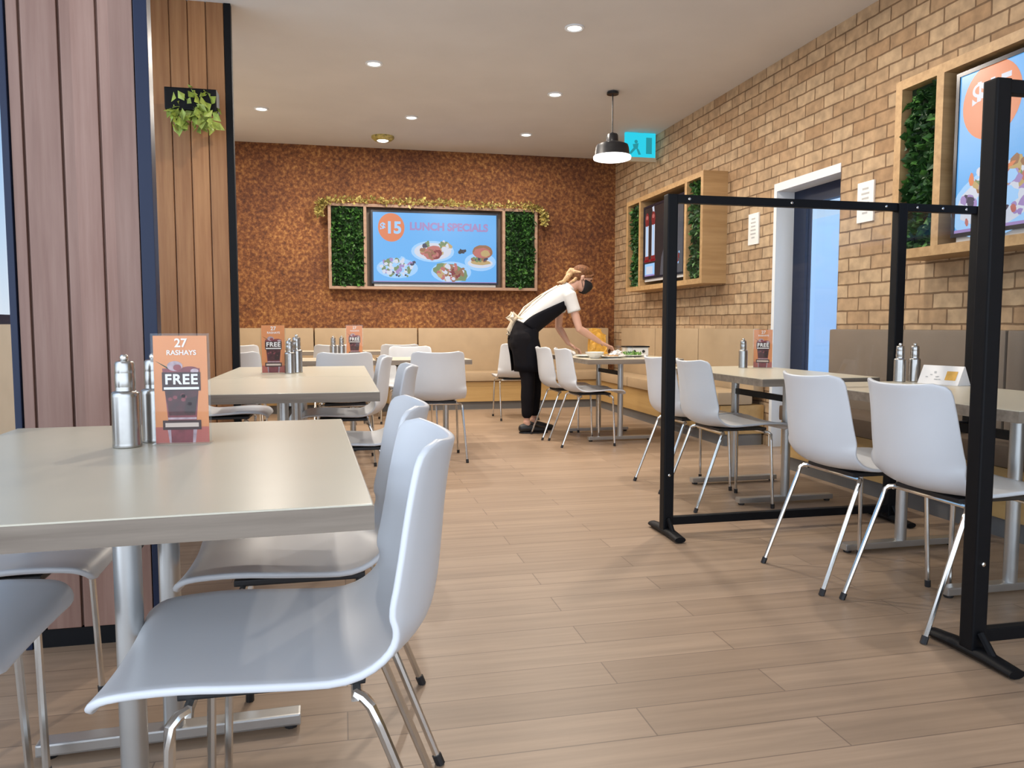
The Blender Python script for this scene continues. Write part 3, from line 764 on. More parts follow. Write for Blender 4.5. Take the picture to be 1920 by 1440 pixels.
def planted_frame(label, W, H_, D, inner, loc, rz, frame_mat, tv_label, art, tvw, leaf_mat, nleaf, tw=.045, ledge=0., lsize=.05, sw=None):
    """frame local: x 0..W, z 0..H_, front at y=-D, back on the wall at y=0. inner=(left panel width, right panel width)"""
    t = thing('display_frame', label, 'frame', loc, rz)
    lp, rp = inner
    bm = bmesh.new(); box(bm, 0, W, -D, 0, 0, tw); box(bm, -ledge, W + ledge, -D - ledge, -D, 0, tw) if ledge else None; obj('sill', bm, frame_mat, t)
    bm = bmesh.new(); box(bm, 0, W, -D, 0, H_ - tw, H_); obj('head', bm, frame_mat, t)
    for x in (0, W - tw):
        bm = bmesh.new(); box(bm, x, x + tw, -D, 0, tw, H_ - tw); obj('side', bm, frame_mat, t)
    for x in (tw + lp, W - tw - rp - tw):
        bm = bmesh.new(); box(bm, x, x + tw, -D, 0, tw, H_ - tw); obj('divider', bm, frame_mat, t)
    for x0, x1 in ((tw, tw + lp), (W - tw - rp, W - tw)):
        bm = bmesh.new(); box(bm, x0, x1, -D * .72, -.005, tw, H_ - tw); pn = obj('plant_panel', bm, 'moss', t)
        bm = bmesh.new()
        leaves(bm, nleaf, lambda: ((random.uniform(x0 + .012, x1 - .012), -D * .72 - random.uniform(-.005, .02), random.uniform(tw + .02, H_ - tw - .02)), (0, -1, 0)), lsize, 0, .3)
        leaves(bm, nleaf // 4, lambda: ((random.uniform(x0 + .012, x1 - .012), -D * .72 - random.uniform(.0, .025), random.uniform(tw + .02, H_ - tw - .02)), (0, -1, 0)), lsize, 1, .3)
        obj('foliage', bm, leaf_mat, pn)
    x0, x1 = 2 * tw + lp, W - 2 * tw - rp
    bm = bmesh.new(); box(bm, x0, x1, -.012, -.004, tw, H_ - tw); obj('back_board', bm, 'brown', t)
    # the television itself
    tW = tvw; tH = sw or (H_ - 2 * tw - .07)
    R = Matrix.Rotation(rz, 3, 'Z')
    c = Vector(loc) + R @ Vector(((x0 + x1) / 2, -D * .86, H_ / 2 + .0))
    tv = thing('television', tv_label, 'television', c, rz)
    bm = bmesh.new(); b = .022
    box(bm, -tW / 2, tW / 2, -.0, .045, -tH / 2, tH / 2)
    box(bm, -tW / 2, -tW / 2 + b, -.008, 0, -tH / 2, tH / 2); box(bm, tW / 2 - b, tW / 2, -.008, 0, -tH / 2, tH / 2)
    box(bm, -tW / 2 + b, tW / 2 - b, -.008, 0, -tH / 2, -tH / 2 + b); box(bm, -tW / 2 + b, tW / 2 - b, -.008, 0, tH / 2 - b, tH / 2)
    obj('bezel', bm, 'bezel', tv)
    art(tW - 2 * b, tH - 2 * b, -.0012, tv)
    bm = bmesh.new(); box(bm, -tW / 2 + .03, tW / 2 - .03, .004, .03, -tH / 2 - .03, -tH / 2); obj('speaker_bar', bm, 'grey_print', tv)
    bm = bmesh.new(); box(bm, -.2, .2, .045, D * .86 - .012, -.15, .15); obj('wall_mount', bm, 'black_metal', tv)
    return t

planted_frame('pale wooden frame with dark green plant panels on the rust-coloured back wall', 2.60, 1.03, .12, (.385, .385), (-.137, YB, 1.475), 0, 'mauvewood',
              'television on the back wall showing blue lunch specials with four dishes', lunch_art, 1.58, ['leaf', 'leaf2'], 900, tw=.035, lsize=.055, sw=.89)
planted_frame('oak frame with green panels on the brick wall between the corner and the doorway', 1.98, 1.04, .25, (.34, .30), (XR, 8.72, 1.425), -PI / 2, 'framewood',
              'television in the far brick-wall frame showing dark red drinks', drinks_art, 1.10, ['leaf', 'leaf2'], 420, tw=.05, lsize=.055, sw=.80)
planted_frame('oak frame with bushy green panel at the upper right, nearest the camera', 2.62, 1.06, .25, (.275, .30), (XR, 4.185, 1.425), -PI / 2, 'framewood',
              'television at the upper right showing large plates of food on blue', big_food_art, 1.70, ['leaf', 'leaf2'], 620, tw=.055, lsize=.06, sw=.89)

# gold leaf garland over the back frame
gl = thing('leaf_garland', 'gold leaf garland draped over the top of the back wall screen frame', 'garland', (-.137, YB - .13, 2.52))
bm = bmesh.new()
path = spline([(-.10, 0, -.16), (-.09, 0, -.06), (.0, 0, .01), (.4, 0, .03), (.9, 0, .02), (1.4, 0, .025), (1.9, 0, .01), (2.4, 0, .02), (2.62, 0, -.02), (2.68, 0, -.10), (2.67, 0, -.19)], 90)
leaves(bm, 900, lambda: (random.choice(path) + Vector((random.uniform(-.03, .03), random.uniform(-.03, .012), random.uniform(-.035, .03))), (0, -1, 0)), .045)
obj('leaves', bm, 'gold', gl)
bm = bmesh.new(); tube(bm, path, .006, 6); obj('stem', bm, 'gold', gl)

# hanging leaves at the top of the honey column
hp = thing('hanging_plant', 'bright green trailing plant at the top of the honey timber column', 'plant', (-.93, 5.52, 2.42))
bm = bmesh.new(); box(bm, -.16, .16, -.06, .07, .0, .14, bev=.01); obj('planter', bm, 'black_metal', hp)
bm = bmesh.new(); box(bm, -.03, .03, .07, .178, .04, .10); obj('bracket', bm, 'black_metal', hp)
bm = bmesh.new()
leaves(bm, 130, lambda: ((random.uniform(-.12, .14), random.uniform(-.09, .03), .15 - random.random() ** .7 * .24), (0, -.6, 0)), .075, 0, .8)
obj('foliage', bm, 'lime', hp)

# ------------------------------------------------------------------ pendant lamp
pl_ = thing('pendant_lamp', 'black dome pendant lamp glowing white underneath, hanging near the corner', 'lamp', (2.5, 7.0, 2.575))
bm = bmesh.new(); lathe(bm, [(.172, .012), (.166, .022), (.154, .110), (.146, .134), (.095, .156), (.057, .164), (.054, .222), (.046, .236), (.02, .243), (.012, .25)], n=36)
obj('shade', bm, 'lampblack', pl_, True)
bm = bmesh.new(); lathe(bm, [(.02, -.012), (.10, -.008), (.158, .0), (.174, .006), (.175, .030), (.171, .034), (.17, .012)], n=36); obj('diffuser', bm, 'lampwhite', pl_, True)
bm = bmesh.new(); tube(bm, [(0, 0, .25), (0, 0, ZC - 2.575)], .006, 8); obj('cord', bm, 'black', pl_)
bm = bmesh.new(); lathe(bm, [(.055, 0), (.055, .02), (.03, .03)], (0, 0, ZC - 2.575 - .03), 20); obj('ceiling_rose', bm, 'lampblack', pl_, True)
def lamp(name, kind, loc, energy, color, size, parent=None, rot=None, spot=None):
    l = bpy.data.lights.new(name, kind); l.energy = energy; l.color = color
    if kind == 'AREA': l.shape = 'DISK'; l.size = size
    else: l.shadow_soft_size = size
    if kind == 'SPOT': l.spot_size = spot or 2.4; l.spot_blend = 1.
    o = bpy.data.objects.new(name, l); COL.objects.link(o); o.location = loc
    if parent: o.parent = parent
    return o
lamp('pendant_light', 'AREA', (0, 0, -.03), 6, (1, .93, .82), .28, pl_)

# ceiling downlights
def downlight(x, y, label, e, first=None):
    if first is None:
        t = thing('ceiling_downlight', label, 'ceiling light', (x, y, ZC), 0, 'ceiling downlights')
        bm = bmesh.new(); lathe(bm, [(.072, 0), (.072, -.008), (.060, -.012), (.052, -.006)], n=24); obj('rim', bm, 'white_paint', t, True)
        bm = bmesh.new(); lathe(bm, [(.051, -.006), (.04, -.0075), (.01, -.008)], n=20); obj('lens', bm, 'downlight', t)
    else: t = dup(first, (x, y, ZC), 0, label)
    lamp('downlight_lamp', 'AREA', (0, 0, -.03), e, (1, .90, .78), .1, t)
    return t
d0 = downlight(2.09, 8.75, 'small bright downlight in the ceiling above the back screen', 20)
ADDED_DL = [(.75, 8.3, 'added downlight in the ceiling washing the middle of the rust-coloured wall'), (-.75, 8.3, 'added downlight in the ceiling washing the left of the rust-coloured wall'), (2.0, 7.2, 'added downlight in the ceiling above the cluttered table'), (.3, 4.2, 'added downlight in the ceiling above the second left table'), (2.2, 4.2, 'added downlight in the ceiling above the middle right table'),
      (.3, 6.7, 'added downlight in the ceiling above the rear left tables'), (1.7, 5.6, 'added downlight in the ceiling in front of the doorway')]
for (x, y, lab), e_ in zip(ADDED_DL, (24, 22, 7, 13, 9, 13, 12)): downlight(x, y, lab, e_, d0)  # extra downlights, added only to brighten the back wall and the room
fx = thing('ceiling_fixture', 'brownish round fixture on the ceiling above the left of the back screen', 'ceiling light', (.50, 9.2, ZC))
bm = bmesh.new(); lathe(bm, [(.13, 0), (.13, -.02), (.10, -.045), (.03, -.05)], n=28); obj('housing', bm, 'gold', fx, True)
bm = bmesh.new(); lathe(bm, [(.07, -.045), (.05, -.056), (.01, -.058)], n=20); obj('lens', bm, 'downlight', fx)

# exit sign
ex = thing('exit_sign', 'glowing cyan exit sign under the ceiling beside the pendant lamp', 'sign', (3.335, 8.4, 2.925))
bm = bmesh.new(); box(bm, -.185, .175, -.02, .02, 0, .27, bev=.004); obj('panel', bm, 'exit', ex)
bm = bmesh.new()
lathe(bm, [(.02, 0), (.02, .001)], (0, 0, 0), 12)
for v in bm.verts: v.co = Vector((-.06 + v.co.x, -.0212 - v.co.z, .17 + v.co.y))
for pts in ([(-.10, .14), (-.03, .155), (-.04, .09), (-.09, .10)], [(-.09, .10), (-.05, .10), (-.12, .03), (-.14, .045)], [(-.06, .10), (-.03, .09), (.0, .03), (-.03, .025)], [(.06, .04), (.13, .04), (.13, .22), (.06, .22)]):
    bm.faces.new([bm.verts.new((x, -.0215, z)) for x, z in pts])
obj('figure', bm, 'exitdark', ex)
bm = bmesh.new(); box(bm, -.19, .18, -.03, .03, -.05, -.002, bev=.004); obj('casing', bm, 'beigebox', ex)
bm = bmesh.new(); box(bm, -.03, .03, -.015, .015, .271, ZC - 2.925); obj('hanger', bm, 'beigebox', ex)

# wall notices
def notice(y, z, w, h, label):
    t = thing('wall_notice', label, 'sign', (XR, y, z))
    bm = bmesh.new(); box(bm, -.014, -.0, -w / 2, w / 2, -h / 2, h / 2, bev=.002); obj('plate', bm, 'cardwhite', t)
    bm = bmesh.new()
    random.seed(3)
    for i in range(6):
        zz = h * (.30 - i * .12); ww = w * random.uniform(.15, .32)
        bm.faces.new([bm.verts.new((-.0148, a, b)) for a, b in ((-ww, zz), (ww, zz), (ww, zz + h * .05), (-ww, zz + h * .05))])
    obj('print', bm, 'grey_print', t)
notice(4.755, 1.875, .17, .275, 'white notice plate on the brick wall right of the doorway')
notice(6.24, 1.87, .17, .27, 'pale notice plate on the brick wall left of the doorway, seen through the divider')

# ------------------------------------------------------------------ items on the cluttered table
TZ = .7455
def plate(x, y, r, label, z=TZ):
    t = thing('plate', label, 'plate', (x, y, z), 0, 'used plates')
    bm = bmesh.new(); lathe(bm, [(r * .55, 0), (r * .6, .002), (r, .016), (r * .99, .019), (r * .6, .007), (.01, .006)], n=28); obj('dish', bm, 'china', t, True)
    return t
p1 = plate(2.30, 6.42, .13, 'white plate with food scraps at the front of the cluttered table')
bm = bmesh.new()
for i in range(14):
    a = random.uniform(0, 6.28); r = random.uniform(0, .07)
    lathe(bm, [(.004, 0), (random.uniform(.012, .02), .006), (.012, .014), (.002, .018)], (r * math.cos(a), r * math.sin(a), .0065), 7)
sc = obj('food_scraps', bm, 'food'); sc.location = (2.30, 6.42, TZ + .001); props(sc, 'brown food scraps left on the front white plate', 'food', kind='stuff')
p2 = plate(2.57, 6.62, .13, 'white plate holding green salad at the right of the cluttered table')
bm = bmesh.new()
leaves(bm, 60, lambda: ((random.uniform(-.07, .07), random.uniform(-.07, .07), random.uniform(.008, .02)), (0, 0, 1)), .035)
for v in bm.verts: v.co.z = max(v.co.z, .0085 + .1 * max(0, math.hypot(v.co.x, v.co.y) - .06))
sl = obj('salad', bm, 'salad'); sl.location = (2.57, 6.62, TZ); props(sl, 'leftover green salad on the right plate of the cluttered table', 'food', kind='stuff')
p3 = plate(2.14, 6.62, .11, 'small white plate nearest the chairs on the cluttered table')
# bowl, glasses, napkins, cloth
bw = thing('bowl', 'white bowl on the front left of the cluttered table', 'bowl', (2.12, 6.33, TZ))
bm = bmesh.new(); lathe(bm, [(.035, 0), (.04, .004), (.075, .04), (.082, .055), (.079, .056), (.07, .04), (.03, .008), (.005, .007)], n=28); obj('dish', bm, 'china', bw, True)
gl0 = thing('drinking_glass', 'clear drinking glass right of the woman\'s wiping hand', 'glass', (2.52, 6.84, TZ), 0, 'drinking glasses')
bm = bmesh.new(); lathe(bm, [(.028, 0), (.03, .002), (.034, .10), (.032, .10), (.027, .008), (.004, .007)], n=20); obj('tumbler', bm, 'acrylic', gl0, True)
dup(gl0, (2.42, 6.30, TZ), 0, 'clear drinking glass at the front edge of the cluttered table')
def crumple(name, label, cat, loc, r, h, mat, seed):
    random.seed(seed)
    t = bmesh.new(); bmesh.ops.create_icosphere(t, subdivisions=3, radius=1)
    for v in t.verts:
        k = 1 + random.uniform(-.28, .28)
        v.co = Vector((v.co.x * r * k, v.co.y * r * k, max(-.0, v.co.z) * h * k * 1.0))
    bmesh.ops.remove_doubles(t, verts=t.verts[:], dist=.0004)
    o = obj(name, t, mat, None, True, 60); o.location = loc
    return props(o, label, cat)
crumple('napkin', 'crumpled white napkin in the middle of the cluttered table', 'napkin', (2.40, 6.58, TZ), .055, .05, 'napkin', 4)
crumple('napkin', 'crumpled white napkin between the woman and the nearest plate edge', 'napkin', (2.13, 7.12, TZ), .055, .045, 'napkin', 9)
crumple('cleaning_cloth', 'white cleaning cloth under the woman\'s outstretched hand', 'cloth', (2.62, 7.13, TZ), .07, .04, 'napkin', 12)
# yellow paper bag
yb = thing('paper_bag', 'crumpled yellow paper bag standing behind the woman\'s forearm', 'bag', (2.50, 7.38, TZ), .3)
random.seed(21)
bm = bmesh.new(); bmesh.ops.create_grid(bm, x_segments=1, y_segments=1, size=.01); bm.clear()
rings = []
for i in range(9):
    f = i / 8; w = .105 * (1 - .25 * f) ; d = .055 * (1 - .75 * f)
    rings.append([bm.verts.new((w * math.copysign(abs(math.cos(a)) ** .5, math.cos(a)) + random.uniform(-.006, .006) + .03 * f * math.sin(5 * a), d * math.copysign(abs(math.sin(a)) ** .5, math.sin(a)) + random.uniform(-.006, .006), .255 * f * (1 - .25 * (math.cos(a) > .3)) + (random.uniform(-.008, .008) if 0 < i else 0))) for a in [2 * PI * k / 22 for k in range(22)]])
skin_rings(bm, rings); obj('bag', bm, 'yellow', yb)
# black tray on a little white stand
tr = thing('serving_rack', 'white rack with a black tray on top, at the right end of the cluttered table', 'rack', (2.725, 6.92, TZ))
bm = bmesh.new()
box(bm, -.12, .11, -.08, .08, .078, .09, bev=.004); obj('tray', bm, 'black_metal', tr)
bm = bmesh.new(); box(bm, -.11, .10, -.07, .07, 0, .077, bev=.004); obj('body', bm, 'china', tr)
for x in (-.04, .05):
    bm = bmesh.new(); lathe(bm, [(.014, 0), (.014, .006), (.006, .009)], (0, 0, 0), 12)
    for v in bm.verts: v.co = Vector((x + v.co.x, -.069 - v.co.z, .04 + v.co.y))
    obj('knob', bm, 'black', tr)
random.seed(31)
for (x, y, a, lab) in ((2.22, 6.24, .4, 'steel fork lying at the front left corner of the cluttered table'), (2.52, 6.42, 1.2, 'steel knife lying right of the front plate on the cluttered table')):
    kn = 'knife' in lab
    t = thing('knife' if kn else 'fork', lab, 'cutlery', (x, y, TZ), a)
    bm = bmesh.new(); box(bm, -.09, .01, -.005, .005, 0, .004, bev=.001); obj('handle', bm, 'chrome', t)
    bm = bmesh.new()
    if kn: box(bm, .01, .11, -.008, .008, 0, .003, bev=.001)
    else:
        box(bm, .01, .055, -.011, .011, 0, .003)
        for q in (-.009, -.003, .003, .009): box(bm, .055, .095, q - .0018, q + .0018, 0, .003)
    obj('blade' if kn else 'tines', bm, 'chrome', t)

# ------------------------------------------------------------------ the woman wiping the table
def remeshed(name, bm, mat, parent, voxel, smooth=6, ang=180, fac=.5):
    o = obj(name, bm, mat, parent, True, 180)
    r = o.modifiers.new('r', 'REMESH'); r.mode = 'VOXEL'; r.voxel_size = voxel; r.use_smooth_shade = True
    if smooth:
        s_ = o.modifiers.new('s', 'SMOOTH'); s_.iterations = smooth; s_.factor = fac
    apply_mods(o)
    for p in o.data.polygons: p.use_smooth = True
    return o

PX, PY = 1.62, 7.24
W_ = thing('person', 'woman in white tee, black apron and black mask bending over the cluttered table', 'person', (PX + .062, PY, 0)); W_.scale = (1.03, 1.03, 1.03)
def L(x, y, z): return Vector((x - PX, y, z))     # x given in world, y relative to the body's midline (+ is her left)

SP = [(1.615, .86), (1.64, .94), (1.70, 1.03), (1.80, 1.12), (1.92, 1.21), (2.02, 1.285), (2.075, 1.335)]   # spine x, z
def torso(bm, off, i0=0, i1=None, extra=None):
    wid = [.155, .150, .128, .136, .150, .150, .085]; dep = [.118, .112, .095, .100, .108, .092, .060]
    pts = spline([(a, 0, b) for a, b in SP], 24)
    rings = []
    N = 28
    for k, p in enumerate(pts):
        f = k / 24 * (len(SP) - 1); i = min(int(f), len(SP) - 2); g = f - i
        w = wid[i] * (1 - g) + wid[i + 1] * g + off; d = dep[i] * (1 - g) + dep[i + 1] * g + off
        t = (pts[min(k + 1, 24)] - pts[max(k - 1, 0)]).normalized()
        n = Vector((t.z, 0, -t.x))   # towards the front of the body
        rings.append(ring(bm, Vector((p.x - PX, 0, p.z)), Vector((0, 1, 0)), n, w, d, N, .9))
    a = int((i0) / (len(SP) - 1) * 24); b = 24 if i1 is None else int(i1 / (len(SP) - 1) * 24)
    use = rings[a:b + 1]
    dead = [v for r in rings[:a] + rings[b + 1:] for v in r]
    skin_rings(bm, use)
    bmesh.ops.delete(bm, geom=dead, context='VERTS')

HIPS = {-1: ((1.615, -.085, .85), (1.665, -.09, .46), (1.655, -.085, .10)), 1: ((1.625, .085, .85), (1.775, .09, .46), (1.765, .09, .10))}
SHO = {-1: ((2.045, -.150, 1.275), (2.125, -.19, .970), (2.343, -.125, .848)), 1: ((2.045, .150, 1.275), (2.045, .225, .985), (2.133, .185, .828))}
def leg(bm, s, off, z_end=None):
    h, k, a = (L(*q) for q in HIPS[s])
    pts = [h + Vector((0, 0, .03)), h.lerp(k, .35), k + Vector((0, 0, .05)), k - Vector((0, 0, .03)), k.lerp(a, .35), a.lerp(k, .15), a]
    rad = [.088, .074, .056, .052, .052, .038, .034]
    if z_end: pts[-1] = a.lerp(k, (z_end - a.z) / (k.z - a.z)); rad[-1] = .040; pts[-2] = pts[-1].lerp(k, .3); rad[-2] = .045
    tube(bm, pts, [r + off for r in rad], 16, hint=(0, 1, 0), rounded=True)
def arm(bm, s, off=0., upto=None):
    sh, e, w = (L(*q) for q in SHO[s])
    if upto:
        end = sh.lerp(e, upto)
        tube(bm, [sh + Vector((-.025, -s * .035, .01)), sh, sh.lerp(e, .3), end], [.056 + off, .054 + off, .050 + off, .053 + off], 16, hint=(0, 1, 0), rounded=False)
        return
    tube(bm, [sh + Vector((-.02, -s * .03, .01)), sh, sh.lerp(e, .35), e.lerp(sh, .12), e, e.lerp(w, .25), e.lerp(w, .7), w], [.046, .047, .041, .036, .035, .036, .028, .023], 14, hint=(0, 1, 0), rounded=True)
def hand(bm, s, palm_end, spread):
    w = L(*SHO[s][2]); p = L(*palm_end)
    d = (p - w).normalized(); sd = Vector((0, 1, 0)); sd = (sd - d * sd.dot(d)).normalized(); up = d.cross(sd)
    if up.z < 0: up = -up
    tube(bm, [w, w.lerp(p, .35), w.lerp(p, .75), p], [(.022, .018), (.033, .015), (.040, .014), (.038, .012)], 14, hint=up, rounded=True)
    for k, (q, ln) in enumerate(((-.029, .062), (-.010, .074), (.010, .070), (.028, .054))):
        b = p + sd * q - d * .008
        dirn = (d + sd * (q * spread)).normalized()
        m1 = b + dirn * ln * .45 + up * .006; m2 = b + dirn * ln * .78 - up * .006; e = b + dirn * ln - up * .020
        tube(bm, [b, m1, m2, e], [.0092, .0088, .0082, .007], 10, hint=up, rounded=True)
    tside = sd * (s * -1.)     # thumbs point inwards
    tb = w.lerp(p, .35) + tside * .026
    tube(bm, [tb - tside * .012, tb + tside * .022 + d * .022 - up * .004, tb + tside * .030 + d * .052 - up * .014], [.0125, .0105, .0085], 10, hint=up, rounded=True)

bm = bmesh.new()
torso(bm, -.014)
for s in (-1, 1):
    leg(bm, s, -.010); arm(bm, s)
    a = L(*HIPS[s][2]); tube(bm, [a, a + Vector((.02, 0, -.055)), a + Vector((.10, 0, -.075))], [.034, .032, .028], 12, hint=(0, 1, 0), rounded=True)
hand(bm, -1, (2.443, -.09, .806), 5.); hand(bm, 1, (2.213, .165, .770), 5.)
# neck and head; face tilted down and forward
HC = L(2.205, 0, 1.445)
HR = Matrix.Rotation(math.radians(24), 3, 'Y')
def hp_(x, y, z): return HC + HR @ Vector((x, y, z))
tube(bm, [L(2.03, 0, 1.30), L(2.09, 0, 1.345), L(2.155, 0, 1.40), hp_(-.01, 0, -.02)], [.060, .052, .050, .055], 16, hint=(0, 1, 0), rounded=True)
def headloft(bm, prof, n=24):
    rings = []
    for z, cx, rx, ry in prof:
        rings.append([bm.verts.new(hp_(cx + rx * math.cos(2 * PI * i / n), ry * math.sin(2 * PI * i / n), z)) for i in range(n)])
    skin_rings(bm, rings)
headloft(bm, [(-.118, .050, .018, .020), (-.112, .048, .034, .036), (-.095, .040, .050, .050), (-.065, .026, .068, .061), (-.03, .012, .083, .069), (.0, .004, .091, .073), (.035, .0, .094, .075), (.065, -.004, .088, .070), (.09, -.006, .068, .056), (.105, -.006, .038, .032), (.110, -.006, .012, .010)])
tube(bm, [hp_(.088, 0, .02), hp_(.100, 0, -.005), hp_(.113, 0, -.028), hp_(.098, 0, -.038)], [.008, .010, .013, .012], 10, hint=(0, 1, 0), rounded=True)    # nose
tube(bm, [hp_(.062, -.02, -.066), hp_(.078, 0, -.066), hp_(.062, .02, -.066)], [.008, .010, .008], 8, rounded=True)   # lips
tube(bm, [hp_(.078, -.045, .030), hp_(.092, -.02, .034), hp_(.092, .02, .034), hp_(.078, .045, .030)], .009, 8, rounded=True)  # brow
for s in (-1, 1):   # ears
    tube(bm, [hp_(-.012, s * .070, .018), hp_(-.018, s * .079, .002), hp_(-.010, s * .074, -.030)], [(.010, .016), (.010, .019), (.008, .012)], 10, hint=(1, 0, 0), rounded=True)
remeshed('body', bm, 'skin', W_, .0055, 3)
for s in (-1, 1):
    bm = bmesh.new(); bmesh.ops.create_uvsphere(bm, u_segments=12, v_segments=8, radius=.0115)
    for v in bm.verts: v.co += hp_(.082, s * .031, .012)
    obj('eye', bm, 'mask', W_, True)

# tee
bm = bmesh.new(); torso(bm, .010, 1.6)
for s in (-1, 1): arm(bm, s, .010, .50)
tube(bm, [L(2.05, 0, 1.32), L(2.095, 0, 1.365)], [.070, .060], 16, hint=(0, 1, 0))
remeshed('tee_shirt', bm, 'tee', W_, .008, 4)
# trousers
bm = bmesh.new(); torso(bm, .004, 0, 2.2)
for s in (-1, 1): leg(bm, s, .012, .185)
tube(bm, [L(1.61, -.07, .84), L(1.61, .07, .84)], .105, 16, rounded=True)
remeshed('trousers', bm, 'trouser', W_, .009, 4)
# apron: skirt wrapped round the hips and a bib on the chest
bm = bmesh.new(); rings = []
N = 36
for z, x, dx, wy in ((1.00, 1.685, .118, .150), (.95, 1.655, .135, .168), (.88, 1.640, .150, .180), (.80, 1.655, .158, .185), (.72, 1.672, .160, .188), (.64, 1.680, .160, .190), (.575, 1.683, .158, .190)):
    rr = []
    for i in range(N + 1):
        a = -PI + .30 + (2 * PI - .60) * i / N
        wv = 1 + .02 * math.sin(7 * a + z * 9)
        rr.append(bm.verts.new((x - PX + dx * wv * .95 * math.cos(a), wy * .95 * wv * math.sin(a), z + (.02 if z > .98 else 0) * math.cos(a))))
    rings.append(rr)
for a, b in zip(rings, rings[1:]):
    for i in range(N): bm.faces.new((a[i], a[i + 1], b[i + 1], b[i]))
pts = spline([(a, 0, b) for a, b in SP], 24); rings = []
for k in range(6, 22):
    p = pts[k]; t = (pts[k + 1] - pts[k - 1]).normalized(); n = Vector((t.z, 0, -t.x))
    f = (k - 6) / 15
    w = (.140 if k < 12 else .150) + .012; d = .108 + .012 * math.sin(f * PI) + .006
    half = 2.15 - 1.05 * f
    rings.append([bm.verts.new(Vector((p.x - PX, 0, p.z)) + Vector((0, 1, 0)) * (w * 1.02 * math.sin(a)) + n * (d * 1.06 * math.cos(a))) for a in [half * (-1 + 2 * i / 18) for i in range(19)]])
for a, b in zip(rings, rings[1:]):
    for i in range(18): bm.faces.new((a[i], a[i + 1], b[i + 1], b[i]))
ap = obj('apron', bm, 'apron', W_, True, 180)
md = ap.modifiers.new('s', 'SOLIDIFY'); md.thickness = .006; md.offset = 1; apply_mods(ap)
for p in ap.data.polygons: p.use_smooth = True
# cream apron tie: waist band, bow loops and tails at the back
bm = bmesh.new()
bk = L(1.585, 0, 1.075)
for s in (-1, 1):
    tube(bm, [bk, bk + Vector((-.05, s * .05, .035)), bk + Vector((-.075, s * .085, .0)), bk + Vector((-.045, s * .06, -.03)), bk], [(.006, .016), (.006, .02), (.006, .022), (.006, .02), (.006, .014)], 8, hint=(0, 0, 1))
    tube(bm, [bk, bk + Vector((-.045, s * .02, -.05)), bk + Vector((-.075, s * .035, -.12)), bk + Vector((-.085, s * .03, -.165))], [(.006, .014), (.006, .02), (.006, .022), (.005, .018)], 8, hint=(0, 0, 1))
    tube(bm, [bk, L(1.60, s * .08, 1.06), L(1.65, s * .125, 1.035)], [(.006, .016)] * 3, 8, hint=(0, 0, 1))
    tube(bm, [bk, L(1.66, s * .05, 1.17), L(1.82, s * .06, 1.285), L(1.98, s * .055, 1.375)], [(.012, .004)] * 4, 8, hint=(0, 0, 1))
obj('apron_tie', bm, 'tie', W_, True)
# mask
bm = bmesh.new(); rings = []
for z, rx, ry, cx in ((-.010, .104, .060, .006), (-.030, .118, .064, .010), (-.055, .110, .066, .020), (-.085, .084, .062, .030), (-.112, .060, .050, .038), (-.124, .046, .034, .036)):
    rings.append([bm.verts.new(hp_(cx + rx * math.cos(a), (ry + .006) * math.sin(a), z)) for a in [(-1.45 + 2.9 * i / 16) for i in range(17)]])
for a, b in zip(rings, rings[1:]):
    for i in range(16): bm.faces.new((a[i], a[i + 1], b[i + 1], b[i]))
mk = obj('face_mask', bm, 'mask', W_, True, 180); md = mk.modifiers.new('s', 'SOLIDIFY'); md.thickness = .005; md.offset = 1; apply_mods(mk)
for s in (-1, 1):
    bm = bmesh.new()
    tube(bm, [hp_(.03, s * .070, -.03), hp_(.0, s * .080, -.02), hp_(-.022, s * .083, .005)], .0025, 6); tube(bm, [hp_(.03, s * .070, -.085), hp_(.0, s * .077, -.05), hp_(-.022, s * .083, .0)], .0025, 6)
    obj('mask_loop', bm, 'mask', mk)
# hair: cap, fringe, bun with loose tail
bm = bmesh.new()
headloft(bm, [(-.045, -.050, .052, .060), (-.01, -.030, .078, .079), (.03, -.022, .088, .083), (.05, -.012, .099, .083), (.08, -.007, .092, .074), (.103, -.008, .066, .056), (.118, -.008, .034, .03), (.122, -.008, .01, .01)])
for s in (-1, 1):
    tube(bm, [hp_(.078, s * .01, .085), hp_(.085, s * .045, .060), hp_(.060, s * .078, .035), hp_(.01, s * .086, .01)], [.010, .012, .011, .008], 10, rounded=True)
remeshed('hair', bm, 'hair', W_, .006, 3)
bm = bmesh.new()
tube(bm, [hp_(-.085, 0, .03), hp_(-.115, 0, .012), hp_(-.130, .0, -.02)], [.030, .040, .028], 14, hint=(0, 1, 0), rounded=True)
tube(bm, [hp_(-.11, -.01, -.01), hp_(-.135, -.02, -.055), hp_(-.150, -.02, -.11), hp_(-.20, -.01, -.14)], [.024, .026, .020, .006], 12, hint=(0, 1, 0), rounded=True)
tube(bm, [hp_(-.06, -.05, -.03), hp_(-.075, -.05, -.07), hp_(-.10, -.045, -.10)], [.018, .015, .005], 10, hint=(0, 1, 0), rounded=True)
tube(bm, [hp_(-.05, -.068, .03), hp_(-.09, -.045, .02), hp_(-.12, -.01, .0)], [.014, .018, .016], 10, hint=(0, 1, 0), rounded=True)
bn = remeshed('hair_bun', bm, 'blond', W_, .006, 2); bn['label'] = 'blond bun with loose strands'
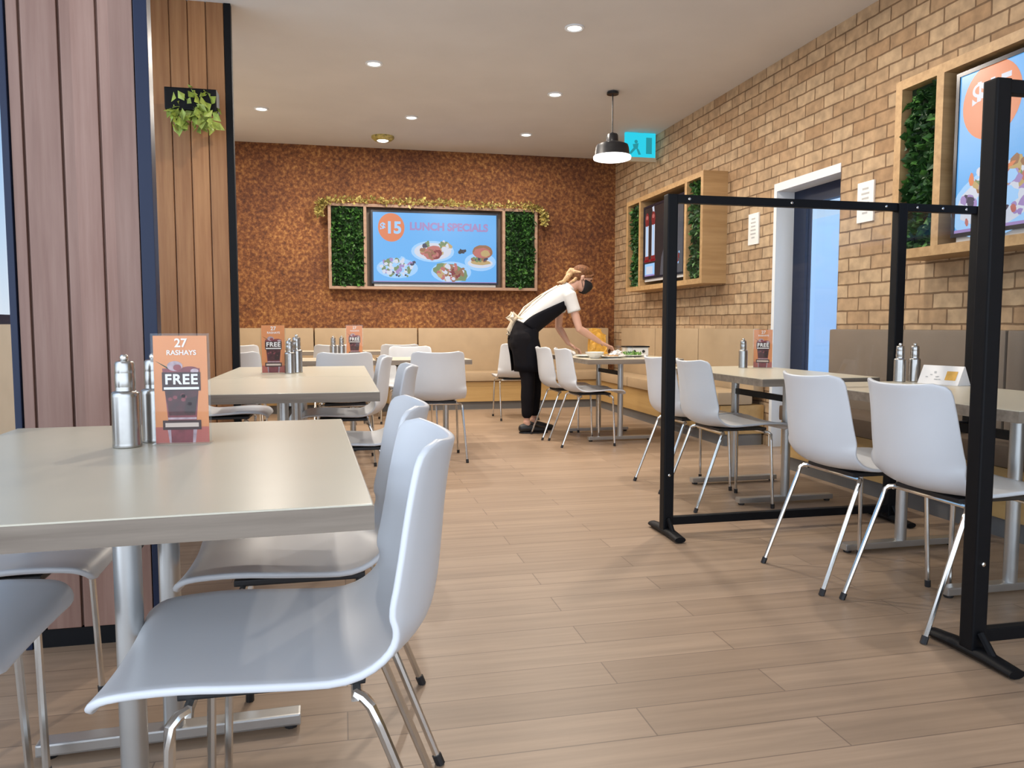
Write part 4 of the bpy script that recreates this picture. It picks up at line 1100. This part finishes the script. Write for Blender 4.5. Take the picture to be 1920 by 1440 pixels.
# shoes
for s in (-1, 1):
    a = L(*HIPS[s][2])
    bm = bmesh.new()
    tube(bm, [Vector((a.x - .045, a.y, .045)), Vector((a.x + .0, a.y, .052)), Vector((a.x + .07, a.y, .042)), Vector((a.x + .14, a.y, .032)), Vector((a.x + .175, a.y, .028))], [(.034, .040), (.038, .050), (.042, .040), (.043, .030), (.034, .026)], 16, hint=(0, 0, 1), rounded=True)
    for v in bm.verts: v.co.z = max(v.co.z, .012)
    so = remeshed('shoe', bm, 'shoe', W_, .007, 3)
    bm = bmesh.new(); rr = []
    for z in (0, .014):
        rr.append([bm.verts.new((a.x + .065 + .138 * math.copysign(abs(math.cos(q)) ** .8, math.cos(q)), a.y + .044 * math.sin(q), z)) for q in [2 * PI * i / 24 for i in range(24)]])
    skin_rings(bm, rr); obj('sole', bm, 'black', so)

# ------------------------------------------------------------------ light
wd = bpy.data.worlds.new('World'); SC.world = wd; wd.use_nodes = True
nt = wd.node_tree; bg = nt.nodes['Background']
tcw = nt.nodes.new('ShaderNodeTexCoord'); sp = nt.nodes.new('ShaderNodeSeparateXYZ'); nt.links.new(tcw.outputs['Generated'], sp.inputs[0])
rp = nt.nodes.new('ShaderNodeValToRGB'); cr = rp.color_ramp
cr.elements[0].position = .42; cr.elements[0].color = (.50, .49, .47, 1)
cr.elements[1].position = 1.; cr.elements[1].color = (.13, .36, .85, 1)
e = cr.elements.new(.5); e.color = (.80, .88, .97, 1)
e = cr.elements.new(.62); e.color = (.34, .62, .98, 1)
ma = nt.nodes.new('ShaderNodeMapRange'); ma.inputs[1].default_value = -1; ma.inputs[2].default_value = 1
nt.links.new(sp.outputs[2], ma.inputs[0]); nt.links.new(ma.outputs[0], rp.inputs['Fac']); 
dt = nt.nodes.new('ShaderNodeVectorMath'); dt.operation = 'DOT_PRODUCT'; dt.inputs[1].default_value = (-.42, -.907, 0); nt.links.new(tcw.outputs['Generated'], dt.inputs[0])
mf = nt.nodes.new('ShaderNodeMapRange'); mf.interpolation_type = 'SMOOTHSTEP'; mf.inputs[1].default_value = .0; mf.inputs[2].default_value = .8
nt.links.new(dt.outputs['Value'], mf.inputs[0])
mxw = nt.nodes.new('ShaderNodeMix'); mxw.data_type = 'RGBA'; nt.links.new(mf.outputs[0], mxw.inputs[0])
nt.links.new(rp.outputs['Color'], mxw.inputs[6]); mxw.inputs[7].default_value = (2.0, 2.25, 2.6, 1)   # hazy bright sky on the sun side, behind the camera
nt.links.new(mxw.outputs[2], bg.inputs['Color'])
bg.inputs['Strength'].default_value = 1.0
SC.cycles.max_bounces = 8

# ------------------------------------------------------------------ camera
f_px, H, VX, HY = 1450., 1.02, 640., 612.
p = math.atan((720 - HY) / f_px); yaw = math.atan((960 - VX) * math.cos(p) / f_px)
Fv = Vector((math.sin(yaw) * math.cos(p), math.cos(yaw) * math.cos(p), -math.sin(p)))
Rv = Vector((math.cos(yaw), -math.sin(yaw), 0)); Uv = Rv.cross(Fv)
cam = bpy.data.cameras.new('camera'); co = bpy.data.objects.new('camera', cam); COL.objects.link(co)
cam.sensor_width = 36.; cam.sensor_fit = 'HORIZONTAL'; cam.lens = 36. * f_px / 1920.; cam.clip_start = .05
mtx = Matrix((Rv, Uv, -Fv)).transposed().to_4x4(); mtx.translation = Vector((0, 0, H)); co.matrix_world = mtx
SC.camera = co
vs = SC.view_settings
vs.view_transform = 'Standard'; vs.look = 'None'; vs.gamma = 1.; vs.exposure = 0.14; vs.use_curve_mapping = False
